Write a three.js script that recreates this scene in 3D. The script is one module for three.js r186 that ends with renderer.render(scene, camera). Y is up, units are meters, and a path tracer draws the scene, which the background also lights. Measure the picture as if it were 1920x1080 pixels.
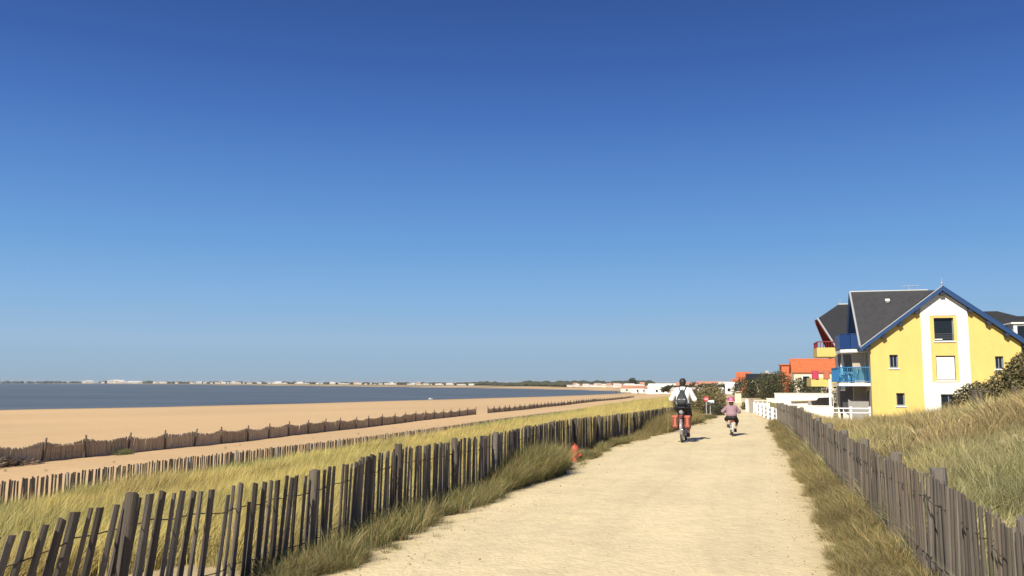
import * as THREE from 'three';
import { mergeGeometries } from 'three/addons/utils/BufferGeometryUtils.js';
import { MarchingCubes } from 'three/addons/objects/MarchingCubes.js';
import { RoundedBoxGeometry } from 'three/addons/geometries/RoundedBoxGeometry.js';

// ---------------------------------------------------------------- camera, sky, sun, exposure
const EXPOSURE = 1.4;
const scene = new THREE.Scene();
const camera = new THREE.PerspectiveCamera(36.0, 16 / 9, 0.1, 40000);
camera.rotation.order = 'YXZ';
camera.position.set(0, 1.65, 0);
camera.rotation.set(THREE.MathUtils.degToRad(6.08), THREE.MathUtils.degToRad(14.6), 0);
scene.add(camera);

const SUN_AZ = THREE.MathUtils.degToRad(13), SUN_EL = THREE.MathUtils.degToRad(40);
const toSun = new THREE.Vector3(-Math.sin(SUN_AZ) * Math.cos(SUN_EL), Math.sin(SUN_EL), Math.cos(SUN_AZ) * Math.cos(SUN_EL));
{
  // clear sky: radiance by elevation (degrees), with a soft brightening round the sun
  const stops = [[-90, .18, .20, .22], [-1, .22, .29, .35], [0, .226, .312, .392], [.7, .232, .328, .42], [2.65, .236, .355, .49], [5.4, .172, .322, .525], [8.6, .115, .258, .50],
    [12.2, .080, .194, .445], [16.3, .050, .132, .368], [19.9, .035, .095, .298], [24, .027, .071, .235], [32, .022, .058, .195], [90, .02, .05, .16]];
  const W = 512, Hh = 512, d = new Float32Array(W * Hh * 4);
  for (let j = 0; j < Hh; j++) {
    const el = ((j + .5) / Hh - .5) * 180;
    let k = 0; while (k < stops.length - 2 && stops[k + 1][0] < el) k++;
    const a = stops[k], b = stops[k + 1], t = Math.min(1, Math.max(0, (el - a[0]) / (b[0] - a[0])));
    for (let i = 0; i < W; i++) {
      const phi = ((i + .5) / W) * Math.PI * 2 - Math.PI;   // u = atan2(z, x) / 2pi + .5
      const ce = Math.cos(el * Math.PI / 180);
      const dx = Math.cos(phi) * ce, dy = Math.sin(el * Math.PI / 180), dz = Math.sin(phi) * ce;
      const c = Math.max(0, dx * toSun.x + dy * toSun.y + dz * toSun.z);
      const g = el > -2 ? .12 * Math.pow(c, 6) + .5 * Math.pow(c, 60) : 0;
      const o = (j * W + i) * 4;
      d[o] = a[1] + (b[1] - a[1]) * t + g; d[o + 1] = a[2] + (b[2] - a[2]) * t + g * .98; d[o + 2] = a[3] + (b[3] - a[3]) * t + g * .92; d[o + 3] = 1;
    }
  }
  const sky = new THREE.DataTexture(d, W, Hh, THREE.RGBAFormat, THREE.FloatType);
  sky.mapping = THREE.EquirectangularReflectionMapping; sky.colorSpace = THREE.LinearSRGBColorSpace;
  sky.magFilter = sky.minFilter = THREE.LinearFilter; sky.needsUpdate = true;
  scene.background = sky; scene.environment = sky;
}
const sun = new THREE.DirectionalLight(new THREE.Color(1, .925, .77), 5.0);
sun.position.copy(toSun).multiplyScalar(200).add(new THREE.Vector3(0, 0, -40));
sun.target.position.set(0, 0, -40);
sun.castShadow = true; sun.shadow.mapSize.set(4096, 4096);
Object.assign(sun.shadow.camera, { left: -90, right: 90, top: 90, bottom: -90, near: 1, far: 600 });
scene.add(sun, sun.target);
scene.fog = new THREE.FogExp2(new THREE.Color(.72, .8, .9), 0.00005);
const renderer = new THREE.WebGLRenderer({ antialias: true });
renderer.toneMapping = THREE.LinearToneMapping;
renderer.toneMappingExposure = EXPOSURE;
renderer.shadowMap.enabled = true;

// ---------------------------------------------------------------- helpers
function rng(seed) { let s = seed >>> 0; return () => { s = (s + 0x6D2B79F5) >>> 0; let t = s; t = Math.imul(t ^ (t >>> 15), t | 1); t ^= t + Math.imul(t ^ (t >>> 7), t | 61); return ((t ^ (t >>> 14)) >>> 0) / 4294967296; }; }
const R = rng(12345);
const rr = (a, b, r = R) => a + (b - a) * r();
const lerp = (a, b, t) => a + (b - a) * t;
const clamp = (v, a = 0, b = 1) => Math.min(b, Math.max(a, v));
const sstep = (a, b, v) => { const t = clamp((v - a) / (b - a)); return t * t * (3 - 2 * t); };
function curve(pts) { return (v) => { if (v <= pts[0][0]) return pts[0][1]; for (let i = 1; i < pts.length; i++) if (v <= pts[i][0]) { const t = (v - pts[i - 1][0]) / (pts[i][0] - pts[i - 1][0]); return lerp(pts[i - 1][1], pts[i][1], t); } return pts[pts.length - 1][1]; }; }
// value noise
const hash2 = (i, j, s = 0) => { let h = Math.imul(i, 374761393) + Math.imul(j, 668265263) + Math.imul(s, 1274126177); h = Math.imul(h ^ (h >>> 13), 1274126177); return ((h ^ (h >>> 16)) >>> 0) / 4294967296; };
function vnoise(x, y, s = 0, wrap = 0) {
  const i = Math.floor(x), j = Math.floor(y), fx = x - i, fy = y - j, u = fx * fx * (3 - 2 * fx), v = fy * fy * (3 - 2 * fy);
  const m = (n) => wrap ? ((n % wrap) + wrap) % wrap : n;
  return lerp(lerp(hash2(m(i), m(j), s), hash2(m(i + 1), m(j), s), u), lerp(hash2(m(i), m(j + 1), s), hash2(m(i + 1), m(j + 1), s), u), v);
}
const fbm = (x, y, s = 0, o = 4) => { let a = .5, t = 0, n = 0; for (let k = 0; k < o; k++) { t += a * vnoise(x, y, s + k); n += a; a *= .5; x *= 2.03; y *= 2.03; } return t / n; };
function tex(n, fn, srgb = true, repeat = [1, 1], m = n) {
  const d = new Uint8Array(n * m * 4);
  for (let j = 0; j < m; j++) for (let i = 0; i < n; i++) {
    const c = fn(i / n, j / m, i, j), o = (j * n + i) * 4;
    for (let k = 0; k < 3; k++) { let v = Array.isArray(c) ? c[k] : c; v = clamp(v); d[o + k] = 255 * (srgb ? (v <= .0031308 ? 12.92 * v : 1.055 * Math.pow(v, 1 / 2.4) - .055) : v); }
    d[o + 3] = 255;
  }
  const t = new THREE.DataTexture(d, n, m, THREE.RGBAFormat); t.wrapS = t.wrapT = THREE.RepeatWrapping; t.magFilter = THREE.LinearFilter; t.minFilter = THREE.LinearMipmapLinearFilter; t.generateMipmaps = true;
  t.repeat.set(...repeat); if (srgb) t.colorSpace = THREE.SRGBColorSpace; t.needsUpdate = true; return t;
}
const tfbm = (u, v, f, s, o = 4) => { let a = .5, t = 0, n = 0; for (let k = 0; k < o; k++) { t += a * vnoise(u * f, v * f, s + k, f); n += a; a *= .5; f *= 2; } return t / n; };
const lin = (r, g, b) => new THREE.Color().setRGB(r, g, b);
function mat(r, g, b, o = {}) { return new THREE.MeshStandardMaterial({ color: lin(r, g, b), roughness: .85, metalness: 0, ...o }); }

const names = {};
function numbered(n) { const k = names[n] = (names[n] ?? -1) + 1; return k ? `${n}_${String(k).padStart(3, '0')}` : n; }
function shadow(o) { o.castShadow = o.receiveShadow = true; return o; }
function tag(o, label, category, group, kind) { Object.assign(o.userData, { label }); if (category) o.userData.category = category; if (group) o.userData.group = group; if (kind) o.userData.kind = kind; return o; }
function thing(name, label, category, pos = [0, 0, 0], turn = 0, group) {
  const o = new THREE.Group(); o.name = numbered(name); o.position.set(...pos); o.rotation.y = turn; scene.add(o); return tag(o, label, category, group);
}
function part(name, geo, m, parent, label) {
  const g = Array.isArray(geo) ? (geo.length > 1 ? mergeGeometries(geo.map(plain)) : geo[0]) : geo;
  const o = shadow(new THREE.Mesh(g, m)); o.name = name; parent.add(o); if (label) o.userData.label = label; return o;
}
function single(name, geo, m, label, category, group) { const o = part(numbered(name), geo, m, scene); return tag(o, label, category, group); }
function struct(name, geo, m) { const o = shadow(new THREE.Mesh(geo, m)); o.name = numbered(name); o.userData.kind = 'structure'; scene.add(o); return o; }
function plain(g) { g = g.index ? g.toNonIndexed() : g; for (const k of Object.keys(g.attributes)) if (!['position', 'normal', 'uv'].includes(k)) g.deleteAttribute(k); if (!g.attributes.uv) g.setAttribute('uv', new THREE.BufferAttribute(new Float32Array(g.attributes.position.count * 2), 2)); return g; }
// box with uv in metres, centre at x,y,z
function bx(w, h, d, x = 0, y = 0, z = 0, rx = 0, ry = 0, rz = 0) {
  const g = new THREE.BoxGeometry(w, h, d), uv = g.attributes.uv, dims = [[d, h], [d, h], [w, d], [w, d], [w, h], [w, h]];
  for (let i = 0; i < 24; i++) { const q = dims[i >> 2]; uv.setXY(i, uv.getX(i) * q[0], uv.getY(i) * q[1]); }
  if (rx || ry || rz) g.applyMatrix4(new THREE.Matrix4().makeRotationFromEuler(new THREE.Euler(rx, ry, rz)));
  return g.translate(x, y, z);
}
const box2 = (x0, x1, y0, y1, z0, z1) => bx(x1 - x0, y1 - y0, z1 - z0, (x0 + x1) / 2, (y0 + y1) / 2, (z0 + z1) / 2);
function rod(a, b, r, r2 = r, seg = 8) {
  const A = new THREE.Vector3(...a), B = new THREE.Vector3(...b), d = B.clone().sub(A), L = d.length();
  const g = new THREE.CylinderGeometry(r2, r, L, seg); g.translate(0, L / 2, 0);
  g.applyQuaternion(new THREE.Quaternion().setFromUnitVectors(new THREE.Vector3(0, 1, 0), d.normalize())); return g.translate(...a);
}
function tube(pts, r, seg = 24, rs = 6) { return new THREE.TubeGeometry(new THREE.CatmullRomCurve3(pts.map((p) => new THREE.Vector3(...p))), seg, r, rs, false); }
// slab from a planar polygon (counter-clockwise seen from its top), thickness t downwards along its normal
function slab(pts, t) {
  const P = pts.map((p) => new THREE.Vector3(...p)), n = new THREE.Vector3();
  for (let i = 0; i < P.length; i++) { const a = P[i], b = P[(i + 1) % P.length]; n.x += (a.y - b.y) * (a.z + b.z); n.y += (a.z - b.z) * (a.x + b.x); n.z += (a.x - b.x) * (a.y + b.y); }
  if (n.y < 0) { P.reverse(); n.negate(); }
  n.normalize();
  const ex = new THREE.Vector3(0, 1, 0).cross(n); if (ex.length() < .01) ex.set(1, 0, 0); ex.normalize(); const ey = n.clone().cross(ex);
  const pos = [], uv = [], push = (p, q) => { pos.push(p.x, p.y, p.z); uv.push(p.dot(ex), q ?? p.dot(ey)); };
  const B = P.map((p) => p.clone().addScaledVector(n, -t));
  const tri = THREE.ShapeUtils.triangulateShape(P.map((p) => new THREE.Vector2(p.dot(ex), p.dot(ey))), []);
  for (const [a, b, c] of tri) { push(P[a]); push(P[b]); push(P[c]); push(B[c]); push(B[b]); push(B[a]); }
  for (let i = 0; i < P.length; i++) { const j = (i + 1) % P.length; push(P[i]); push(B[i]); push(B[j]); push(P[i]); push(B[j]); push(P[j]); }
  const g = new THREE.BufferGeometry(); g.setAttribute('position', new THREE.Float32BufferAttribute(pos, 3)); g.setAttribute('uv', new THREE.Float32BufferAttribute(uv, 2)); g.computeVertexNormals(); return g;
}
// wall from an outline in (x, y), holes as [x0, x1, y0, y1], extruded back from z by t
function wallShape(pts, holes, t, z = 0) {
  const s = new THREE.Shape(pts.map(([x, y]) => new THREE.Vector2(x, y)));
  for (const [x0, x1, y0, y1] of holes) s.holes.push(new THREE.Path([[x0, y0], [x0, y1], [x1, y1], [x1, y0]].map(([x, y]) => new THREE.Vector2(x, y))));
  return new THREE.ExtrudeGeometry(s, { depth: t, bevelEnabled: false }).translate(0, 0, z - t);
}
// signed-distance bodies meshed with marching cubes. prims: ['c', a, b, ra, rb] capsule, ['e', centre, radii] ellipsoid
function sdfGeo(prims, cell = .012, k = .03) {
  const lo = [1e9, 1e9, 1e9], hi = [-1e9, -1e9, -1e9];
  const grow = (p, r) => { for (let i = 0; i < 3; i++) { const q = Array.isArray(r) ? r[i] : r; lo[i] = Math.min(lo[i], p[i] - q); hi[i] = Math.max(hi[i], p[i] + q); } };
  for (const p of prims) p[0] === 'c' ? (grow(p[1], p[3]), grow(p[2], p[4])) : grow(p[1], p[2]);
  const c = lo.map((v, i) => (v + hi[i]) / 2), half = Math.max(...hi.map((v, i) => v - lo[i])) / 2 + cell * 4, N = Math.ceil(2 * half / cell);
  const mc = new MarchingCubes(N, new THREE.MeshStandardMaterial(), false, false, 120000); mc.isolation = 0;
  const inN = 2 / N, h = N / 2, f = mc.field;
  const lim = [0, 1, 2].map((i) => [Math.max(0, Math.floor(((lo[i] - c[i]) / half) * h + h) - 3), Math.min(N - 1, Math.ceil(((hi[i] - c[i]) / half) * h + h) + 3)]);
  f.fill(-1);
  for (let z = lim[2][0]; z <= lim[2][1]; z++) for (let y = lim[1][0]; y <= lim[1][1]; y++) for (let x = lim[0][0]; x <= lim[0][1]; x++) {
    const px = c[0] + ((x - h) / h) * half, py = c[1] + ((y - h) / h) * half, pz = c[2] + ((z - h) / h) * half;
    let d = 1e3;
    for (const p of prims) {
      let q; const a = p[1];
      if (p[0] === 'c') {
        const b = p[2], ux = b[0] - a[0], uy = b[1] - a[1], uz = b[2] - a[2], wx = px - a[0], wy = py - a[1], wz = pz - a[2];
        const t = clamp((ux * wx + uy * wy + uz * wz) / (ux * ux + uy * uy + uz * uz));
        q = Math.hypot(wx - ux * t, wy - uy * t, wz - uz * t) - lerp(p[3], p[4], t);
      } else { const r = p[2], ex = (px - a[0]) / r[0], ey = (py - a[1]) / r[1], ez = (pz - a[2]) / r[2], l = Math.hypot(ex, ey, ez); q = (l - 1) * Math.min(r[0], r[1], r[2]); }
      const m = clamp(.5 + .5 * (q - d) / k); d = lerp(q, d, m) - k * m * (1 - m);
    }
    f[x + y * N + z * N * N] = -d;
  }
  mc.update();
  const n = mc.count, g = new THREE.BufferGeometry(), pos = new Float32Array(n * 3);
  for (let i = 0; i < n * 3; i++) pos[i] = mc.positionArray[i] * half + c[i % 3];
  g.setAttribute('position', new THREE.BufferAttribute(pos, 3)); g.setAttribute('normal', new THREE.BufferAttribute(mc.normalArray.slice(0, n * 3), 3));
  return plain(g);
}

// ---------------------------------------------------------------- materials
const woodTex = tex(256, (u, v) => { const g = tfbm(u * 1, v * .12, 64, 3, 3), l = tfbm(u, v * .06, 16, 9, 3), b = tfbm(u, v, 8, 21, 3); const k = .52 + .75 * (g * .5 + l * .3 + b * .25) - .12; return [k, k * .985, k * .96]; });
const woodBump = tex(256, (u, v) => tfbm(u, v * .1, 64, 3, 3), false);
const wood = [[.215, .185, .155], [.15, .126, .104], [.27, .24, .21], [.105, .087, .07], [.18, .145, .112], [.125, .108, .092]].map((c) => mat(...c, { map: woodTex, bumpMap: woodBump, bumpScale: .004, roughness: .92 }));
const postMats = [[.27, .25, .225], [.20, .18, .16], [.33, .31, .285]].map((c) => mat(...c, { map: woodTex, bumpMap: woodBump, bumpScale: .006, roughness: .95 }));
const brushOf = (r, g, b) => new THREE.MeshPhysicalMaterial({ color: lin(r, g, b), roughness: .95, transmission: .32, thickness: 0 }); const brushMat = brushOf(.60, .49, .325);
const wireMat = mat(.09, .075, .06, { roughness: .6, metalness: .4 });
const plaster = tex(256, (u, v) => { const k = .90 + .08 * tfbm(u, v, 32, 4, 3) + .10 * (tfbm(u, v, 4, 40, 4) - .5) + .10 * (tfbm(u, v * .15, 16, 47, 3) - .5); return [k, k, k * (1.0 - .04 * tfbm(u, v, 4, 50, 2))]; }, true, [.25, .25]);
const plasterBump = tex(256, (u, v) => tfbm(u, v, 64, 8, 2), false, [.8, .8]);
const yellow = mat(.675, .505, .165, { map: plaster, bumpMap: plasterBump, bumpScale: .003 });
const white = mat(.80, .79, .76, { map: plaster, bumpMap: plasterBump, bumpScale: .003 });
const cream = mat(.66, .58, .44, { map: plaster });
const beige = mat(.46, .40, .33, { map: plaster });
const greyWall = mat(.30, .29, .29, { map: plaster });
const whitePaint = mat(.78, .78, .76, { roughness: .5 });
const blue = mat(.010, .047, .15, { roughness: .45 });
const bluePanel = mat(.009, .04, .15, { roughness: .4 });
const redPaint = mat(.20, .018, .022, { roughness: .5 });
const slateTex = tex(256, (u, v, i, j) => { const row = Math.floor(v * 16), off = (row % 2) * .5, cell = Math.floor(u * 16 + off) % 16; const e = (v * 16) % 1; const k = .78 + .34 * hash2(cell, row, 5) + .2 * (tfbm(u, v, 8, 60, 3) - .5); return [k * (e < .1 ? .72 : 1), k * (e < .1 ? .72 : 1), k * (e < .1 ? .74 : 1.03)]; }, true, [.28, .28]);
const slate = mat(.034, .034, .037, { map: slateTex, roughness: .7 });
const slateDark = mat(.015, .016, .020, { map: slateTex, roughness: .7 });
const tileTex = tex(256, (u, v) => { const row = Math.floor(v * 12), cell = Math.floor(u * 16); const e = Math.abs(((u * 16) % 1) - .5) * 2; const k = .84 + .22 * hash2(cell, row, 3) - .22 * e * e + .2 * (tfbm(u, v, 6, 30, 3) - .5); return [k, k * .97, k * .95]; }, true, [.3, .3]);
const orangeTile = mat(.56, .15, .05, { map: tileTex, roughness: .85 });
const orangeWall = mat(.55, .145, .055, { map: plaster });
const zinc = mat(.42, .43, .44, { roughness: .5, metalness: .3 });
const glass = new THREE.MeshPhysicalMaterial({ color: lin(.012, .016, .022), roughness: .08, metalness: 0, specularIntensity: .6 });
const frameMat = mat(.16, .2, .26, { roughness: .5 });
const sandBump = tex(512, (u, v) => .6 * tfbm(u, v, 16, 2, 5) + .4 * tfbm(u, v, 128, 12, 2), false, [.25, .25]);
const sandTex = tex(512, (u, v) => { const k = .88 + .16 * (tfbm(u, v, 6, 70, 4) - .5) + .2 * (tfbm(u, v, 64, 77, 3) - .5) + .1 * (hash2((u * 512) | 0, (v * 512) | 0, 8) - .5); return [k, k * .995, k * .985]; }, true, [.2, .2]);

// ---------------------------------------------------------------- terrain
const pathL = curve([[-120, .1], [-90, -.35], [-64, -.78], [-45, -1.28], [-36.5, -1.55], [-32, -2.5], [-25, -3.12], [-18, -3.25], [-14, -3.45], [-11, -3.58], [-9, -3.52], [-7, -3.4], [12, -3.3]]);
const pathR = curve([[-120, .6], [-90, .1], [-64, .22], [-50, .55], [-37, .9], [-28, .84], [-16, .83], [-12, .78], [-8, .70], [12, .62]]);
const fenceLX = curve([[-41, -2.3], [-34, -2.85], [-28, -3.3], [-24, -3.6], [-19.6, -3.95], [-16, -3.9], [-13, -3.86], [-10, -4.05], [4, -4.05]]);
const fenceRX = curve([[-37, 1.2], [-30, 1.3], [-18, 1.38], [6, 1.40]]);
const waterX = curve([[-5200, -5200], [-3900, -3830], [-2100, -1500], [-1240, -625], [-900, -290], [-712, -150], [-589, -88], [-500, -64], [-450, -64], [-390, -72], [-343, -80], [-272, -99], [-229, -115], [-180, -131], [-154, -150], [-100, -178], [0, -230], [400, -420]]);
const leftProfile = curve([[-36, -2.55], [-24, -2.0], [-18, -1.5], [-12, -1.02], [-7, -.5], [-4.3, -.13], [-3.7, -.06], [-2, 0]]);
const duneA = curve([[-80, -1.25], [-58, -1.25], [-45, -.95], [-37, -.2], [-31, .33], [-22, 1.12], [-14, 1.35], [-6, 1.3], [12, 1.1]]);
function ground(x, z) {
  const l = pathL(z), r = pathR(z);
  let y = 0;
  if (x < l) {
    const d = l - x;
    let near = x > -36 ? leftProfile(Math.min(x, l)) : 0;
    near = Math.min(0, near) * sstep(0, 1.2, d);
    const y36 = lerp(-2.55, -3.35, clamp((-z - 40) / 240));
    if (x <= -36) { const w = waterX(z); near = x > w ? lerp(y36, -4, (-36 - x) / (-36 - w)) : -4 - (w - x) * .02; }
    else if (x < -18) near = lerp(y36, near, (x + 36) / 18);
    near += (fbm(x * .35, z * .35, 3) - .5) * .32 * sstep(-5, -8, x) * sstep(-24, -17, x) + (fbm(x * .5, z * .5, 9) - .5) * .1 * sstep(-17, -22, x) + (fbm(x * .08, z * .05, 17) - .5) * .25 * sstep(-17, -30, x) * sstep(-150, -80, x);
    if (z < -280) {
      const w = waterX(z), e = x - w;
      const far = e > 0 ? -4 + .8 * sstep(0, 50, e) + .7 * sstep(40, 160, e) : -4 + e * .02;
      near = lerp(near, far, sstep(-280, -440, z));
    }
    y = near;
  } else if (x > r) {
    const d = x - r;
    const t = sstep(1.35, 6.8, x) * (z < -90 ? 1 : 1);
    y = duneA(z) * t;
    y += (fbm(x * .4, z * .4, 31) - .5) * .35 * sstep(1.8, 4, x) * (z > -60 ? 1 : .3);
    y += .3 * sstep(7, 14, x) * sstep(-50, -35, z);
    y += -.3 * sstep(-70, -110, z) * t;
    y = lerp(0, y, sstep(0, .5, d)) + .03 * sstep(0, .3, d);
  }
  if (x > -36 && z < -120) y = lerp(y, Math.min(y, -2.5), sstep(-120, -300, z));
  return y - .004;
}
{
  const axis = (a, b, s, out, lo) => { const v = []; for (let q = a; q <= b + 1e-6; q += s) v.push(q); let q = b, st = s; while (q < out) { st *= 1.16; q += st; v.push(q); } q = a; st = s; const w = []; while (q > lo) { st *= 1.16; q -= st; w.unshift(q); } return [...w, ...v]; };
  const xs = axis(-24, 10, .3, 3500, -6000), zs = axis(-62, 8, .4, 500, -6500);
  const nx = xs.length, nz = zs.length, pos = new Float32Array(nx * nz * 3), col = new Float32Array(nx * nz * 3), uv = new Float32Array(nx * nz * 2), idx = [];
  const sand = [.615, .415, .215], soil = [.36, .275, .145], dry = [.52, .40, .22];
  for (let j = 0; j < nz; j++) for (let i = 0; i < nx; i++) {
    const o = j * nx + i, x = xs[i], z = zs[j];
    pos.set([x, ground(x, z), z], o * 3); uv.set([x, z], o * 2);
    const grassL = sstep(-19.5, -17, x) * (x < -1 ? 1 : 0), n = fbm(x * .6, z * .6, 5), n2 = fbm(x * .05, z * .03, 25);
    let c = sand.map((v) => v * (.87 + .26 * n2));
    if (x > -20) { const s = x > 1.1 || x < -3.4 ? soil : dry; const k = clamp(grassL + (x > .7 ? 1 : 0)); c = c.map((v, q) => lerp(v, lerp(s[q], dry[q], n), k)); }
    if (x > 14 && z < -30) c = [.25, .22, .14];
    if (z < -300 && x - waterX(z) > 90) c = [.22, .2, .12].map((v) => v * (.8 + .4 * n2));
    const wet = x < -36 ? sstep(14, 2, x - waterX(z)) : 0;
    c = c.map((v) => v * (1 - .4 * wet));
    col.set(c, o * 3);
    if (i < nx - 1 && j < nz - 1) idx.push(o, o + nx, o + 1, o + 1, o + nx, o + nx + 1);
  }
  const g = new THREE.BufferGeometry();
  g.setAttribute('position', new THREE.BufferAttribute(pos, 3)); g.setAttribute('color', new THREE.BufferAttribute(col, 3)); g.setAttribute('uv', new THREE.BufferAttribute(uv, 2)); g.setIndex(idx); g.computeVertexNormals();
  struct('ground', g, new THREE.MeshStandardMaterial({ vertexColors: true, map: sandTex, bumpMap: sandBump, bumpScale: .03, roughness: .95 })).userData.label = 'sandy ground of dunes and beach';
}
{ // the path: a pale compacted strip with uneven edges
  const rows = [], zs = []; let z = 8; while (z > -110) { zs.push(z); z -= z > -45 ? .25 : 1; }
  const M = 64, pos = [], col = [], uv = [], idx = [];
  zs.forEach((z, j) => {
    const l = pathL(z) - .12 + .32 * (fbm(z * .55, 1.7, 51) - .5) + .16 * (fbm(z * 2.6, 9.1, 53) - .5), r = pathR(z) + .1 + .24 * (fbm(z * .6, 7.7, 52) - .5) + .14 * (fbm(z * 2.6, 4.2, 54) - .5);
    for (let i = 0; i <= M; i++) {
      const t = i / M, x = lerp(l, r, t);
      pos.push(x, Math.max(ground(x, z) + .012, .012) + .01 * Math.sin(Math.PI * t) + .008 * (fbm(x * 1.5, z * .5, 61) - .5) , z); uv.push(x, z);
      const e = Math.min(t, 1 - t) * (r - l), k = .94 + .12 * (fbm(x * .9, z * .25, 81) - .5) + .10 * (fbm(x * 3, z * 1.2, 82) - .5), edge = sstep(.5, 0, e), lane = Math.exp(-Math.pow((x - lerp(l, r, .62)) / .45, 2)) * .03 + Math.exp(-Math.pow((x - lerp(l, r, .33)) / .4, 2)) * .02;
      const trk = [.22, .31, .46, .55, .71, .78].reduce((a, q, n) => a + Math.exp(-Math.pow((x - lerp(l, r, q) - .18 * Math.sin(z * .16 + n * 2.1) - .08 * Math.sin(z * .41 + n)) / .045, 2)) * (.5 + fbm(z * .4, n * 7, 63)), 0);
      const c = [.735, .61, .372].map((v, q) => v * (k + lane - .045 * trk) * (1 - edge * [.10, .13, .2][q])); col.push(...c);
      const o = j * (M + 1) + i; if (i < M && j < zs.length - 1) idx.push(o, o + 1, o + M + 1, o + 1, o + M + 2, o + M + 1);
    }
  });
  const g = new THREE.BufferGeometry(); g.setAttribute('position', new THREE.Float32BufferAttribute(pos, 3)); g.setAttribute('color', new THREE.Float32BufferAttribute(col, 3)); g.setAttribute('uv', new THREE.Float32BufferAttribute(uv, 2)); g.setIndex(idx); g.computeVertexNormals();
  struct('path', g, new THREE.MeshStandardMaterial({ vertexColors: true, map: sandTex, bumpMap: sandBump, bumpScale: .02, roughness: .95 })).userData.label = 'pale compacted sand path';
}
{ // small stones and crumbs lying on the path
  const r = rng(55), n = 1500, g = new THREE.IcosahedronGeometry(1, 0), im = shadow(new THREE.InstancedMesh(g, mat(.50, .42, .29), n)); im.name = 'stones'; im.userData = { label: 'small stones and crumbs scattered on the sand path', category: 'gravel', kind: 'stuff' };
  const m = new THREE.Matrix4(), q = new THREE.Quaternion(), e = new THREE.Euler();
  for (let k = 0; k < n; k++) { const z = -5.5 - 30 * Math.pow(r(), 1.6), l = pathL(z), w = pathR(z) - l, u = r() < .6 ? (r() < .6 ? .22 * Math.pow(r(), .8) : 1 - .16 * r()) : r(), s = rr(.004, .010, r) * (r() < .05 ? 1.7 : 1); q.setFromEuler(e.set(r() * 6, r() * 6, r() * 6)); m.compose(new THREE.Vector3(l + w * u, .022, z), q, new THREE.Vector3(s * rr(.8, 1.6, r), s * .7, s)); im.setMatrixAt(k, m); const c = rr(.55, 1.15, r); im.setColorAt(k, new THREE.Color().setRGB(c, c * rr(.9, 1, r), c * rr(.8, 1, r))); }
  scene.add(im);
}
{ // the sea
  const g = new THREE.PlaneGeometry(26000, 26000, 4, 4).rotateX(-Math.PI / 2).translate(-6000, -4, -6000);
  const uv = g.attributes.uv; for (let i = 0; i < uv.count; i++) uv.setXY(i, uv.getX(i) * 26000, uv.getY(i) * 26000);
  const wav = tex(512, (u, v) => .6 * tfbm(u, v, 12, 90, 4) + .4 * tfbm(u, v, 48, 95, 3), false, [1 / 40, 1 / 26]);
  const seaTex = tex(512, (u, v) => { const k = .9 + .5 * (tfbm(u, v, 8, 101, 5) - .5); return [k, k, k]; }, true, [1 / 500, 1 / 160]);
  struct('sea', g, new THREE.MeshPhysicalMaterial({ color: lin(.108, .138, .172), map: seaTex, roughness: .55, specularIntensity: .25, ior: 1.33, bumpMap: wav, bumpScale: .35 })).userData.label = 'calm grey blue sea of the bay';
}

// ---------------------------------------------------------------- picket fences
function picketGeo(seed, H, w, t, rings = 6) {
  const r = rng(seed), S = 6, pos = [], uv = [], idx = [];
  const prof = []; for (let k = 0; k < S; k++) { const a = (k / S) * Math.PI * 2 + .2; prof.push([Math.cos(a) * rr(.8, 1.1, r), Math.sin(a) * rr(.75, 1.1, r)]); }
  const bow = rr(-.012, .012, r), bow2 = rr(-.01, .01, r), cut = rr(-.3, .3, r);
  for (let j = 0; j <= rings; j++) {
    const v = j / rings, s = (1 - .12 * v) * rr(.92, 1.06, r);
    for (let k = 0; k <= S; k++) {
      const p = prof[k % S], z = p[0] * w / 2 * s + bow * Math.sin(v * 3.1) + bow2 * v, x = p[1] * t / 2 * s;
      pos.push(x, v * H + (j === rings ? z * cut : 0), z); uv.push(k / S * .7 + seed * .13, v * H);
      if (j < rings && k < S) { const o = j * (S + 1) + k; idx.push(o, o + S + 1, o + 1, o + 1, o + S + 1, o + S + 2); }
    }
  }
  const top = rings * (S + 1); for (let k = 1; k < S - 1; k++) idx.push(top, top + k + 1, top + k);
  const g = new THREE.BufferGeometry(); g.setAttribute('position', new THREE.Float32BufferAttribute(pos, 3)); g.setAttribute('uv', new THREE.Float32BufferAttribute(uv, 2)); g.setIndex(idx);
  const n = g.toNonIndexed(); n.computeVertexNormals(); return n;
}
const picketVar = Array.from({ length: 8 }, (_, i) => picketGeo(100 + i, 1.0, [.084, .07, .092, .066, .086, .078, .1, .072][i], [.03, .024, .034, .026, .03, .036, .028, .03][i]));
function roundPost(seed, H, r0) {
  const r = rng(seed), g = new THREE.CylinderGeometry(r0 * .95, r0 * 1.02, H, 14, 5), p = g.attributes.position, uv = g.attributes.uv;
  for (let i = 0; i < p.count; i++) { const a = Math.atan2(p.getZ(i), p.getX(i)), k = 1 + .05 * Math.sin(a * 3 + seed) + .04 * Math.sin(a * 5 + p.getY(i) * 2 + seed); p.setX(i, p.getX(i) * k); p.setZ(i, p.getZ(i) * k); if (p.getY(i) > H * .49) p.setY(i, p.getY(i) + .012 * Math.sin(a * 2 + seed)); uv.setXY(i, uv.getX(i) * 1.4 + seed * .17, uv.getY(i) * H); }
  g.computeVertexNormals(); return g.translate(0, H / 2, 0);
}
const postVar = [1, 2, 3, 4].map((s) => roundPost(s, 1.2, .046));
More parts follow.
